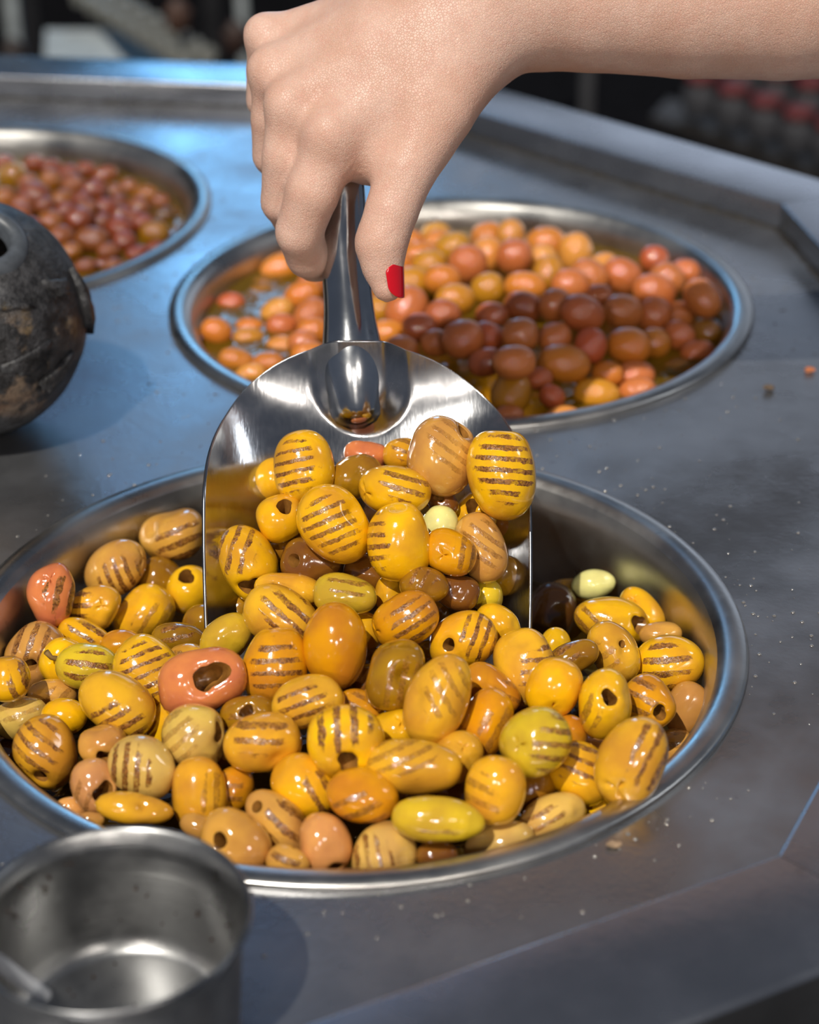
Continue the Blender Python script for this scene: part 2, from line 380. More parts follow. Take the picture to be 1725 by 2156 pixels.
# where: s = on the scoop (h = height over the blade), b = in the pan (h = extra height)
# px, py, long and short half axes in px, long-axis angle, tilt towards the viewer, colour,
# grill patch (x, y, bar angle, amount), hole (x, y, size) or ('x', x, y), dents [(x, y, depth, size)], options
OL = [
('s',632,983,79,62,97,0,'Y',(-.35,-.05,12,1),0,[],.024,'yellow olive with five level grill bars, highest at the scoop left side'),
('s',594,1090,52,47,20,0,'Y',0,(.15,.62,.42),[],.022,'small yellow olive with a cracked open top under the highest barred olive'),
('s',582,1022,44,38,90,0,'Y',0,0,[],.012,'yellow olive mostly hidden behind the highest left barred olive'),
('s',701,1101,88,67,-52,0,'Y',(-.05,-.1,24,.9),0,[(.75,.35,.18,.4)],.040,'large yellow olive with slanting grill bars in the middle of the scoop'),
('s',831,1030,80,53,-14,5,'Y',(.35,.45,-16,.9),('x',-.93,-.1),[],.034,'yellow olive lying crosswise with a dark bar patch on top'),
('s',836,1129,78,62,98,8,'Y',(-.92,-.1,5,1),0,[(0,.85,.10,.3)],.052,'plump clear yellow olive with bars only at its sides, scoop centre'),
('s',929,962,76,64,75,0,'T',(.5,.3,-35,.5),(.62,.62,.24),[(.2,.3,.05,.3)],.024,'large tan olive with a torn hole at upper right of the scoop'),
('s',1054,998,94,69,98,0,'Y',(.1,.15,-4,1.1),0,[(-.05,1,.16,.3)],.032,'big yellow olive with a bitten top leaning over the scoop right edge'),
('s',752,1000,58,44,25,0,'O',0,0,[(.2,.1,.22,.4)],.020,'dark olive-brown wrinkled olive at the back of the scoop'),
('s',782,968,42,28,-10,0,'P',0,0,[],.010,'pinkish olive peeking out behind the wrinkled brown one'),
('s',842,966,42,34,0,0,'Y',(.3,.4,-20,.8),0,[],.012,'yellow olive peeking out behind the crosswise olive'),
('s',876,1003,54,40,-32,0,'Y',0,('x',.1,.5),[],.020,'yellow olive with a folded lip between tan and crosswise olives'),
('s',936,1062,34,28,-30,0,'B',0,(-.45,.4,.35),[],.030,'tiny brown pitted olive above the garlic clove'),
('s',929,1108,46,38,80,0,'G',0,0,[],.030,'pale garlic clove tucked among the olives in the scoop'),
('s',1003,1085,56,44,60,0,'Y',0,(-.2,.55,.4),[],.020,'yellow olive with an open hollow under the bitten olive'),
('s',1012,1158,74,50,-68,0,'T',(.1,.2,-35,.7),0,[],.034,'tan brown olive with faint bars at the scoop right wall'),
('s',954,1166,51,46,-20,15,'A',(.85,.1,80,.8),('x',-.45,-.02),[],.046,'amber olive with a slit in its end, right of scoop centre'),
('s',893,1233,48,37,-14,0,'O',(-.1,.75,60,.9),0,[(.3,-.1,.08,.3)],.052,'small olive-green bean below the plump clear olive'),
('s',968,1250,46,36,-15,0,'B',0,0,[(-.1,.2,.06,.4)],.042,'dark brown smooth olive low on the scoop right side'),
('s',1028,1254,36,34,90,0,'GY',0,0,[],.030,'little greenish yellow olive against the scoop right wall'),
('s',532,1187,81,64,112,-10,'Y',(-.45,.45,74,1),(.18,-.72,.36),[],.032,'yellow olive with upright bars and a hole below at scoop left wall'),
('s',660,1188,63,48,-12,0,'B',0,(-.66,.12,.26),[(.2,-.2,.06,.4)],.036,'brown pitted olive under the large slanting barred olive'),
('s',603,1243,70,35,-8,0,'TY',0,(-.72,.05,.36),[],.036,'slim tan yellow olive with a hole at its left end'),
('s',739,1255,64,40,-3,0,'GY',(0,.7,-8,.8),0,[],.050,'oval olive-yellow olive lying level below the brown pitted one'),
('s',822,1243,38,30,90,0,'Y',0,0,[],.036,'small yellow olive in the gap left of the green bean'),
('s',800,1203,58,46,0,0,'B',0,0,[],.028,'dark brown olive in the shade below the plump clear olive'),
('s',597,1300,82,60,-24,0,'TY',(.25,.3,-42,1),0,[],.046,'tan yellow olive with steep bars above the amber barred one'),
('s',576,1389,84,64,86,5,'A',(.1,-.1,2,1.1),0,[(.05,1,.08,.3)],.062,'amber olive with level bars at the left mouth of the scoop'),
('s',476,1344,58,44,38,0,'GY',0,0,[(.3,-.2,.08,.4)],.038,'pale yellow olive touching the left tip of the scoop'),
('s',706,1361,92,63,96,4,'A',0,0,[],.066,'smooth amber egg-shaped olive without bars at the scoop mouth'),
('s',851,1309,76,52,27,6,'A',(.25,.1,32,1),('x',-.93,-.3),[],.058,'amber olive with two long slanting bars right of the smooth egg'),
('s',768,1325,42,36,90,0,'Y',0,0,[],.044,'yellow olive between the smooth egg and the slanting barred olive'),
('s',973,1353,75,62,12,10,'Y',(.75,.2,70,1),(-.5,-.02,.24),[],.056,'yellow olive with a round pit hole on its left, scoop mouth'),
('s',1052,1320,54,38,-30,0,'Y',0,0,[(.8,.2,.1,.3)],.040,'yellow wedge-shaped olive against the right tip of the scoop'),
('b',1101,1398,79,61,108,0,'TY',(.7,-.15,4,1),0,[(-.1,.8,.12,.35)],.0,'orange yellow olive with bars on its right just outside the scoop'),
('b',1166,1452,66,54,72,8,'Y',0,('x',-.12,-.66),[],.0,'clean yellow olive with a slit at its bottom, right pile'),
('b',1269,1483,81,55,80,10,'Y',(-.9,-.2,70,.7),(.12,.3,.30),[],.0,'tall yellow olive with a large oval pit hole facing out'),
('b',1371,1483,60,50,-48,12,'A',(-.7,.35,-25,.9),(.28,-.28,.33),[],.0,'amber olive with its hole turned down, right of the tall pitted one'),
('b',1446,1491,54,42,68,0,'T',0,0,[],.0,'plain tan olive at the right wall of the front pan'),
('b',1425,1568,40,38,60,0,'T',(-.3,.6,0,.6),0,[],.0,'small tan olive with a scorched ring under the right rim'),
('b',1330,1592,95,68,70,5,'TY',(.62,.1,62,1.1),('x',-.42,-.72),[],.006,'large golden olive with slanting bars resting near the right rim'),
('b',1399,1393,69,54,-4,0,'Y',(-.15,-.05,3,1),0,[],.0,'broad yellow olive with level bars at the right wall'),
('b',1279,1305,83,50,-14,0,'Y',(-.65,-.4,-50,.8),(.93,-.1,.3),[],.0,'big glossy yellow olive split at its right end, right back'),
('b',1345,1283,56,36,-46,0,'Y',0,('x',-.4,.6),[],-.004,'yellow olive behind the big glossy split olive'),
('b',1253,1231,45,30,8,0,'G',0,0,[],-.004,'greenish white garlic clove against the back wall of the front pan'),
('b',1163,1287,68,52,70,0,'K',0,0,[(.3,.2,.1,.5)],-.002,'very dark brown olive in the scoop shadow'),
('b',1203,1247,48,28,0,0,'O',0,0,[(0,.4,.15,.4)],-.004,'folded olive-brown skin beside the greenish garlic clove'),
('b',1290,1371,72,48,-62,0,'TY',(-.6,-.4,40,.6),(.45,.42,.22),[(.55,-.1,.12,.35)],.004,'wrinkled tan orange olive with a slit hole, right pile'),
('b',1218,1382,56,33,22,0,'O',(-.7,.2,30,.9),0,[(.2,-.3,.14,.5)],.004,'dark olive-green bean with a burnt end, right pile'),
('b',1168,1363,40,34,90,0,'Y',0,0,[],-.010,'yellow olive glimpsed behind the dark green bean'),
('b',1388,1336,44,26,0,0,'T',0,0,[],-.008,'tan olive glimpsed above the broad level-barred olive'),
('b',1121,1564,78,72,20,0,'GY',(.78,-.1,-6,.9),('x',-.5,.04),[],.004,'round yellow olive with a star-shaped cut and bars on its right'),
('b',1017,1530,73,50,64,0,'A',(.5,-.3,60,.6),0,[],.0,'amber olive leaning behind the round star-cut olive'),
('b',1046,1453,62,40,-36,0,'A',(.6,-.2,-30,.7),0,[],-.004,'amber olive lying above the leaning amber one'),
('b',963,1586,56,50,40,15,'TY',0,('x',.18,.5),[],.0,'tan yellow olive with a cross cut on top right of centre'),
('b',1040,1673,75,62,78,5,'TY',(-.7,-.15,-22,.6),0,[],.004,'smooth tan yellow egg-shaped olive right of the ridged one'),
('b',1224,1640,68,56,-50,0,'Y',(.05,.65,-22,1),0,[],-.002,'yellow olive with dark bars on its shoulder left of the large golden one'),
('b',1171,1718,75,50,30,0,'PA',(-.45,-.05,32,.9),0,[(.85,.35,.08,.3)],.0,'pale tan olive with fine bars at the front right rim'),
('b',1047,1775,73,44,20,0,'PA',0,0,[],.0,'pale cream olive without bars at the front rim'),
('b',921,1727,91,46,-7,0,'GY',(0,-.9,0,.7),0,[],.002,'long greenish yellow olive with ridged edges near the front rim'),
('b',922,1802,38,28,0,0,'B',0,0,[],-.004,'small brown olive tucked below the ridged greenish olive'),
('b',1268,1696,44,28,35,0,'Y',0,0,[],-.006,'yellow olive peeking over the rim below the large golden one'),
('b',1197,1565,50,44,90,0,'A',0,0,[],-.012,'amber olive in the gap right of the round star-cut olive'),
('b',1252,1585,44,38,0,0,'T',0,0,[],-.016,'tan olive deep in the gap left of the large golden one'),
('b',1117,1664,52,46,0,0,'O',0,0,[],-.012,'shaded olive-brown olive right of the smooth egg-shaped one'),
('b',828,1425,68,57,80,0,'O',(.5,-.3,80,.6),0,[(.42,.08,.36,.36)],.006,'crumpled olive-brown olive with a sunken side at the pile top'),
('b',925,1466,99,60,66,0,'TY',(.25,.2,-62,.55),0,[(-.8,-.1,.16,.4)],.006,'big kidney-shaped golden olive with faint bars at the pile top'),
('b',762,1496,52,42,-18,0,'A',(0,.2,-30,.8),0,[],-.004,'amber barred olive half hidden behind the bright yellow one'),
('b',835,1538,49,43,20,10,'Y',0,('x',.3,.5),[],.0,'small yellow olive with a cross cut in the middle'),
('b',647,1480,70,51,16,0,'TY',(-.1,-.1,22,1),0,[(.5,.6,.12,.35)],.002,'golden olive with slanting bars and a folded top edge'),
('b',723,1566,81,76,88,0,'Y',(0,.55,94,1.1),(.18,-.70,.38),[],.006,'bright yellow olive with upright bars and a torn bottom hole'),
('b',562,1570,81,58,12,0,'TY',(-.1,.55,-2,.9),0,[(.55,-.55,.20,.5)],.004,'golden olive with a scooped-out lower side, left of the bright one'),
('b',883,1619,92,53,-5,0,'TY',(-.4,.55,25,.6),0,[(-.95,-.4,-.08,.3)],.004,'long pointed golden olive lying level right of centre'),
('b',640,1657,74,60,-40,0,'Y',(.75,.0,-60,1),0,[],-.002,'vivid plain yellow olive under the golden scooped-out one'),
('b',772,1680,73,54,-16,0,'A',(-.1,-.6,24,.8),0,[(-.45,.5,.12,.3)],.002,'amber yellow olive with low bars in the front middle'),
('b',574,1730,79,50,-50,0,'T',(.55,.1,-44,1.2),(-.62,.55,.22),[],.0,'tan olive with black bars near the front rim'),
('b',508,1765,76,62,-30,10,'T',0,(-.45,.28,.25),[(.1,.1,.05,.3)],.002,'tan olive with an orange-lined pit hole beside the steel cup'),
('b',683,1775,65,54,100,0,'PT',0,(.35,-.8,.26),[(.3,-.2,.06,.4)],.0,'pinkish tan olive with an open base at the front rim'),
('b',810,1775,73,62,100,0,'PA',(-.5,-.1,102,1),0,[(.1,.5,.10,.3),(.6,.0,.10,.3)],.0,'wrinkled pale olive with upright bars at the front rim'),
('b',605,1812,46,32,-10,0,'T',(0,.5,-20,1),0,[],-.004,'barred tan olive low at the front rim beside the cup'),
('b',520,1505,60,46,0,0,'O',(-.3,-.5,5,.8),(-.1,.4,.36),[(.4,.2,.12,.4)],-.002,'torn olive-brown olive above the scooped-out golden one'),
('b',417,1544,67,61,70,0,'PA',(-.7,-.1,40,.5),(.85,.1,.3),[],.0,'pale tan olive with a folded-in right side'),
('b',369,1534,58,52,80,0,'Y',0,0,[],-.008,'yellow olive behind the pale folded olive'),
('b',438,1440,93,64,12,0,'P',0,(.25,.22,.55),[(-.3,-.3,.08,.4),(.2,.2,.12,.8)],.004,'large salmon pink torn olive left of the scoop'),
('b',490,1657,46,40,80,0,'A',(-.3,-.2,0,.7),0,[],-.008,'small amber olive in the gap below the scooped-out one'),
('b',412,1673,71,54,96,0,'TY',(.9,-.1,90,.6),0,[(.75,.3,.08,.4)],.0,'upright tan yellow olive behind the steel cup'),
('b',362,1137,64,55,10,0,'T',(.35,-.35,22,1.1),0,[(-.8,.25,.22,.4)],.0,'tan curled olive with dark bars touching the scoop at the back left'),
('b',250,1200,70,51,42,0,'T',(.25,-.35,-68,1.1),('x',.9,.4),[],.0,'tan olive with steep dark bars at the back left'),
('b',108,1253,66,50,95,0,'P',(.7,-.05,82,1.4),('x',.1,.75),[(-.2,.5,.10,.3),(.3,-.6,.05,.3)],.0,'pinkish shrivelled olive with a black burnt side at the left wall'),
('b',202,1278,58,49,15,15,'TY',(-.85,.1,0,1),('x',.42,.12),[],.0,'yellow and tan olive with a star cut beside the pink shrivelled one'),
('b',299,1294,68,54,50,0,'Y',(.6,-.5,60,.6),0,[],.0,'smooth yellow olive in sunlight at the back left'),
('b',334,1219,50,44,70,0,'O',0,0,[],-.006,'shaded olive-green olive behind the smooth sunlit one'),
('b',402,1236,52,47,50,0,'Y',0,(-.2,.6,.42),[],-.008,'yellow olive with a wide dark hole beside the scoop left wall'),
('b',80,1373,70,54,52,0,'T',(.0,.4,74,1.1),(-.05,-.5,.25),[],.0,'tan olive with upright bars and a hole below, left side'),
('b',178,1341,54,32,-26,0,'Y',(.1,.3,-30,1),0,[],-.004,'yellow barred olive half hidden in the left pile'),
('b',128,1392,54,44,60,0,'Y',0,0,[],-.002,'yellow olive behind the stemmed olive'),
('b',186,1402,67,47,-8,0,'GY',(.1,.0,-8,1.1),0,[],.002,'yellow barred olive with a short stem on its left end'),
('b',320,1421,80,63,-50,0,'Y',(.05,.25,22,1.1),0,[],.002,'bright yellow olive with four clear bars left of the pink torn one'),
('b',379,1347,56,35,-12,0,'O',(0,.2,12,1),0,[],-.004,'shaded barred olive below the scoop left wall'),
('b',252,1364,44,36,0,0,'A',0,0,[],-.010,'amber olive in the shade above the four-barred olive'),
('b',402,1384,42,28,-8,0,'TY',(0,.3,-10,1),0,[],.0,'small barred golden olive above the pink torn one'),
('b',20,1425,48,46,90,0,'Y',(.8,.0,-70,1),0,[],.0,'yellow olive cut by the left picture edge, upper'),
('b',106,1467,50,34,0,0,'T',(.5,-.2,50,.6),0,[(-.1,-.3,.08,.4)],-.004,'small tan olive in the hollow of the left pile'),
('b',40,1514,60,45,18,0,'PA',(.1,.6,20,.5),0,[],.0,'pale oval olive near the left picture edge'),
('b',244,1487,86,62,-26,5,'TY',(.0,-.62,30,1.1),0,[(-.55,.5,.05,.3)],.004,'large golden olive with bars along its underside, left pile'),
('b',137,1508,44,38,0,0,'Y',0,0,[],-.004,'small yellow olive above the pitted barred one at left'),
('b',98,1586,76,64,100,5,'TY',(-.25,.3,-38,1),(-.06,-.66,.24),[],.002,'golden olive with a round hole at its bottom, front left'),
('b',218,1566,52,43,20,0,'T',0,(.25,-.5,.38),[],-.002,'curled tan olive with a dark opening, left pile'),
('b',305,1614,74,61,-36,0,'PA',(-.5,-.1,84,1.1),0,[(.9,-.1,-.06,.3)],.002,'pale olive with long upright bars, front left'),
('b',204,1666,57,47,100,0,'PT',(-.8,-.3,70,.6),(.5,.08,.52),[],.0,'ring-like tan olive with a large hole on its right'),
('b',148,1701,34,24,-30,0,'PT',0,('x',-.1,.2),[],.0,'tiny tan olive at the front left rim'),
('b',297,1704,74,31,-6,0,'TY',0,('x',.3,.3),[(.2,.3,.2,.4)],.0,'flattened torn golden olive behind the steel cup'),
('b',188,1726,30,16,0,0,'T',0,0,[],-.002,'sliver of a tan olive just above the steel cup rim'),
('b',430,1738,46,26,-20,0,'T',0,0,[],-.004,'tan olive half hidden behind the steel cup right rim'),
('b',12,1578,42,34,0,0,'B',0,0,[],-.008,'brown olive at the left picture edge'),
('b',420,1312,44,38,0,0,'O',0,0,[],-.012,'shaded olive beside the left tip of the scoop'),
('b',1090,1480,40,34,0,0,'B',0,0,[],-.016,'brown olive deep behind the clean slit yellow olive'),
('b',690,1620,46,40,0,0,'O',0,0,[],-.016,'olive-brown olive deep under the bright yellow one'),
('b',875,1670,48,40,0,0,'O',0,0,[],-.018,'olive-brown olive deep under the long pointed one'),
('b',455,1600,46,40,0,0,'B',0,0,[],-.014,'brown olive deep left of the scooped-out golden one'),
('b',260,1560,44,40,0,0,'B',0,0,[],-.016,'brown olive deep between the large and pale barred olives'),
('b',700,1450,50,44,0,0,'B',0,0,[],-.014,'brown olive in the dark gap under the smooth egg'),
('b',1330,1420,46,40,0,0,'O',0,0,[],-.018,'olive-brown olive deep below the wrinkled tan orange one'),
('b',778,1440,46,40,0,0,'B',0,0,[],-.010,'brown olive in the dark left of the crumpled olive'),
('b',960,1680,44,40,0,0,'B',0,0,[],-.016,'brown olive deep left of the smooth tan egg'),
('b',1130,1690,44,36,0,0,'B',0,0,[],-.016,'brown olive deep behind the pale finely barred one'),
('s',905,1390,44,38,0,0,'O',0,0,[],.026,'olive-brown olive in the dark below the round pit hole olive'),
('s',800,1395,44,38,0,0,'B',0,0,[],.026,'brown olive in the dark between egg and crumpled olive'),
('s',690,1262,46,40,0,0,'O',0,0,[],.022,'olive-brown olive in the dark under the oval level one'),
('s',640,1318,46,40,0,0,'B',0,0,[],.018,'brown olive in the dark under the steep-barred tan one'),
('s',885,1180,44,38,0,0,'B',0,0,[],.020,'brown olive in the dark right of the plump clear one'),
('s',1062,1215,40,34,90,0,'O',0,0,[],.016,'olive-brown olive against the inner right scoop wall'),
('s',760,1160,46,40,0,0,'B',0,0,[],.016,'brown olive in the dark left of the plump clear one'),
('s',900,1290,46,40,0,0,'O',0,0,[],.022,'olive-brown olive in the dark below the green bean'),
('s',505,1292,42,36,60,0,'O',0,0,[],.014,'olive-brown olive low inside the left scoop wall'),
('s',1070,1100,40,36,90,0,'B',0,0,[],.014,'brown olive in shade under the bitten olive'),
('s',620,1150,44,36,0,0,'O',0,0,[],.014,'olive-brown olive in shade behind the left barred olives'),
]
VF = -FWD
def relax(items, keep_scoop=True, iters=80):
    """items: dict(pos, ax (unit), a, b); slide overlapping olives apart along their sight lines, then a little sideways"""
    n = len(items); pos = np.array([i['pos'] for i in items]); p0 = pos.copy()
    ax = np.array([i['ax'] for i in items]); A = np.array([i['a'] for i in items]); B = np.array([i['b'] for i in items])
    dirs = pos - CAM; dirs /= np.linalg.norm(dirs, axis=1)[:, None]
    off = np.array([-1.0, 0, 1.0])
    for it in range(iters):
        mv = np.zeros(n); lat = np.zeros((n, 3))
        sp = pos[:, None] + ax[:, None] * ((A - B)[:, None] * off)[:, :, None]
        for i in range(n):
            d = np.linalg.norm(pos - pos[i], axis=1)
            for j in np.where((d < 0.04) & (np.arange(n) > i))[0]:
                dd = sp[i][:, None] - sp[j][None]; dl = np.linalg.norm(dd, axis=2); k = np.unravel_index(dl.argmin(), dl.shape)
                pen = (B[i] + B[j]) * 0.93 - dl[k]
                if pen > 0:
                    nn = dd[k] / (dl[k] + 1e-9); s = nn @ dirs[i]
                    if abs(s) < 0.25: s = 0.25 * (1 if (p0[i] - p0[j]) @ dirs[i] >= 0 else -1)
                    mv[i] += 0.35 * pen * np.sign(s); mv[j] -= 0.35 * pen * np.sign(s)
                    lat[i] += 0.06 * pen * nn; lat[j] -= 0.06 * pen * nn
        pos = pos + np.clip(mv, -0.002, 0.002)[:, None] * dirs + np.clip(lat, -0.0004, 0.0004)
        sh = ((pos - p0) * dirs).sum(1); pos = pos + (np.clip(sh, -0.022, 0.022) - sh)[:, None] * dirs
        for i, itx in enumerate(items):
            if 'fix' in itx: pos[i] = itx['fix'](pos[i], dirs[i], B[i], A[i])
    return pos
def pan_fix(Bc, rmax=0.1405):
    def f(p, d, b, a):
        for _ in range(12):
            v = p[:2] - Bc; r = np.hypot(*v)
            if p[2] > 0.004 or r < rmax - b * 0.9: break
            if v @ d[:2] < 0: p = p + d * 0.001          # near the front wall: deeper
            else: p = p - d * 0.001
        return p
    return f
def blade_fix(p, d, b, a):
    t = (p - BTIP) @ BN
    if t < b * 0.95 + 0.0008: p = p + BN * (b * 0.95 + 0.0008 - t)
    return p
items = []
for r in OL:
    kind, px, py, a, b, ang, tilt = r[:7]; hh = r[11]
    if kind == 's': p = on_blade(px, py, hh)
    else: p = G(px, py, idw(ZC, px, py) + hh)
    dep = depth(p); an, ti = math.radians(ang), math.radians(tilt)
    ex = math.cos(an) * math.cos(ti) * RIGHT + math.sin(an) * math.cos(ti) * UP + math.sin(ti) * VF
    items.append(dict(pos=p, ax=ex, a=1.05 * a * dep / F, b=1.05 * b * dep / F, dep=dep, fix=blade_fix if kind == 's' else pan_fix(B1)))
newpos = relax(items)
for idx, (r, it) in enumerate(zip(OL, items)):
    kind, px, py, a, b, ang, tilt, cc, gr, ho, de, hh, label = r
    p = newpos[idx]; sc = depth(p) / it['dep']; A_, B_ = it['a'] * sc, it['b'] * sc
    ex = it['ax']; ez = VF - (VF @ ex) * ex; ez /= np.linalg.norm(ez); ey = np.cross(ez, ex)
    R = np.stack([ex, ey, ez], 1)
    def cdir(x, y):
        z = math.sqrt(max(0.0, 1 - x * x - y * y)); q = x * RIGHT + y * UP + z * VF; q = R.T @ q; return q / np.linalg.norm(q)
    rg = random.Random(idx * 7 + 1); garlic = cc == 'G'
    kw = dict(lump=0.20 if cc not in ('G',) else 0.05, rough=0.012, taper=rg.uniform(-.14, .14), sq=rg.uniform(1.95, 2.5), seed=idx * 13 + 5)
    if cc in ('P', 'O', 'B', 'PT'): kw.update(lump=0.26, rough=0.03)
    if any(q in label for q in ('torn', 'crumpled', 'wrinkled', 'shrivelled', 'folded', 'curled')): kw.update(lump=0.34, rough=0.055)
    if 'ridged' in label and 'below' not in label and 'right of' not in label: kw.update(ridges=0.03)
    if ho:
        if ho[0] == 'x': kw.update(h=cdir(ho[1], ho[2]), slit=True)
        else: kw.update(h=cdir(ho[0], ho[1]), hole=ho[2], ragged=0.07 if ho[2] < .28 else 0.17)
    def ddir(x, y):
        n = math.hypot(x, y)
        if n > 1: x, y = x / n, y / n
        return cdir(x, y)
    kw['dents'] = [(ddir(x, y), dp * 1.5, dr) for x, y, dp, dr in de] + [(np.array([rg.gauss(0, 1) for _ in range(3)]), rg.uniform(.02, .07), rg.uniform(.25, .6)) for _ in range(0 if garlic else 3)]
    body, fc, lin = olive_mesh(A_, B_, **kw)
    o = mesh_obj('garlic_clove' if garlic else 'grilled_olive', body, fc, M_OLIVE)
    Mx = Matrix.Identity(4)
    for i in range(3):
        for j in range(3): Mx[i][j] = R[i, j]
        Mx[i][3] = p[i]
    o.matrix_world = Mx
    tag(o, label, 'garlic' if garlic else 'olive', 'garlic cloves among the grilled olives' if garlic else ('grilled olives on the scoop' if kind == 's' else 'grilled olives in the front pan'))
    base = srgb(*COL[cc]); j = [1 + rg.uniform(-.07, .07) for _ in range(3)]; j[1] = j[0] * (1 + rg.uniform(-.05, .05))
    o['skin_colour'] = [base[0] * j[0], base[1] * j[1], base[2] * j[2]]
    if gr:
        gx, gy, phi, amt = gr; g = cdir(gx, gy) if gx * gx + gy * gy <= 1 else ddir(gx, gy)
        s = R.T @ (-math.sin(math.radians(phi)) * RIGHT + math.cos(math.radians(phi)) * UP)
        o['grill_side'] = [float(x) for x in g]; pt = rg.uniform(0.82, 1.25); o['grill_step'] = [float(x) * pt for x in s]; o['grill_amount'] = float(amt)
    else:
        o['grill_side'] = [0.0, 0.0, 1.0]; o['grill_step'] = [1.0, 0.0, 0.0]; o['grill_amount'] = 0.0
    if lin is not None:
        c = mesh_obj('pit_hole', lin[0], lin[1], M_FLESH, o); c['label'] = 'brown inside of the pit hole'
    if 'short stem' in label:
        base_p = R.T @ (-0.98 * A_ * RIGHT + 0.3 * B_ * UP)
        c = mesh_obj('stem', *tube([base_p * 0.9, base_p * 1.15, base_p * 1.3 + np.array([0, .002, 0.002])], [0.0013, 0.001, 0.0013], 8), plain('dry_stem', (0.20, 0.11, 0.02), 0.6), o)

# cured olives of the two pans behind: px, py, half axes, angle, colour
C2 = dict(o=(214, 128, 40), l=(226, 150, 64), y=(206, 140, 30), p=(205, 115, 60), b=(198, 112, 56), d=(182, 96, 52), r=(188, 90, 50), s=(150, 96, 20))
CN = dict(o='orange', l='light orange', y='golden', p='salmon orange', b='brown', d='dark brown', r='reddish brown', s='dull submerged')
PAN2 = [(919,496,34,30,0,'y'),(924,514,36,32,0,'o'),(953,524,40,35,20,'y'),(1029,500,38,34,10,'o'),(1075,493,33,30,80,'l'),(1151,512,44,36,0,'o'),(1213,531,44,38,95,'l'),(1144,545,32,30,0,'l'),(1024,537,40,36,60,'l'),(986,557,43,42,0,'p'),(1084,541,40,40,0,'p'),(1378,546,32,30,0,'r'),(1273,566,38,34,30,'l'),(1155,575,40,34,80,'y'),(890,540,42,34,0,'o'),(862,512,34,30,0,'o'),(1307,581,46,38,-25,'b'),(1244,581,44,36,-30,'b'),(1201,602,42,38,0,'b'),(1412,586,42,36,-40,'b'),(1438,578,34,30,0,'b'),(1378,613,48,38,-10,'b'),(1479,628,46,38,-55,'b'),(1029,609,38,36,20,'y'),(1106,604,46,34,-8,'o'),(929,590,40,34,0,'o'),(905,560,40,36,0,'y'),(1263,624,30,26,0,'d'),(959,632,44,36,0,'y'),(1101,647,42,36,-10,'d'),(1170,643,36,36,0,'b'),(1225,660,50,40,-20,'d'),(1312,656,46,38,-8,'b'),(1378,664,40,40,-40,'b'),(1431,663,34,30,0,'b'),(933,664,40,36,0,'d'),(1036,665,36,30,0,'d'),(1096,706,40,38,0,'b'),(1168,712,38,34,20,'b'),(976,714,46,42,20,'b'),(1026,710,34,38,60,'r'),(1240,730,40,36,85,'r'),(1325,730,48,40,-10,'o'),(1378,722,36,34,0,'o'),(1431,708,36,32,-30,'p'),(919,722,34,30,0,'b'),(1024,763,40,32,10,'d'),(1084,770,48,38,0,'b'),(1184,775,58,40,-6,'o'),(1092,818,52,44,75,'y'),(1254,824,50,34,-10,'y'),(1337,789,44,26,5,'p'),(1342,824,42,26,8,'p'),(1163,836,26,30,60,'r'),(1280,790,36,28,0,'o'),(1469,742,40,20,5,'p'),(1488,700,36,28,0,'s'),(1423,786,44,24,15,'s'),(1072,873,34,26,0,'p'),(1187,880,40,16,0,'l'),(1130,795,30,26,0,'d'),
(591,568,46,32,20,'o'),(487,640,32,26,0,'r'),(547,620,34,22,20,'s'),(455,698,34,30,-20,'o'),(526,691,32,22,0,'o'),(524,714,36,22,0,'y'),(500,763,42,30,-20,'o'),(566,767,36,24,0,'o'),(638,622,44,32,25,'o'),(584,657,40,30,30,'l'),(655,663,40,34,40,'p'),(594,686,34,28,0,'p'),(658,700,36,32,0,'o'),(598,732,38,28,0,'l'),(637,722,34,28,0,'p'),(652,746,40,26,0,'o'),(527,791,36,18,20,'l'),(660,596,34,30,0,'p'),(560,600,30,18,0,'s'),
(856,650,52,44,60,'p'),(800,652,34,32,0,'y'),(818,704,44,32,0,'o'),(866,596,44,36,10,'y'),(836,560,36,32,0,'o'),(884,690,38,34,0,'d'),(846,740,40,34,0,'b'),(800,600,34,30,0,'o')]
Z2 = np.array([(900,490,-.010),(1029,500,-.006),(1150,512,-.006),(1213,531,-.006),(1378,546,-.008),(986,552,.004),(1084,541,.003),(1100,600,.011),(1170,640,.015),(1225,660,.015),(1100,705,.014),(960,632,.010),(976,714,.010),(1240,729,.008),(1323,729,.0),(1086,768,.008),(1182,775,.003),(1254,823,-.010),(1340,810,-.014),(1479,627,-.006),(1469,742,-.014),(1488,700,-.020),(1423,786,-.020),(1378,612,.002),(1430,700,-.008),(1380,722,-.008),(1092,818,-.004),(1072,873,-.013),(1187,880,-.013),(591,568,-.015),(487,640,-.016),(547,620,-.02),(455,698,-.014),(526,700,-.016),(500,763,-.014),(638,622,-.008),(655,663,-.006),(598,732,-.014),(527,790,-.015),(856,650,.006),(800,652,.0),(818,704,.0)], float)
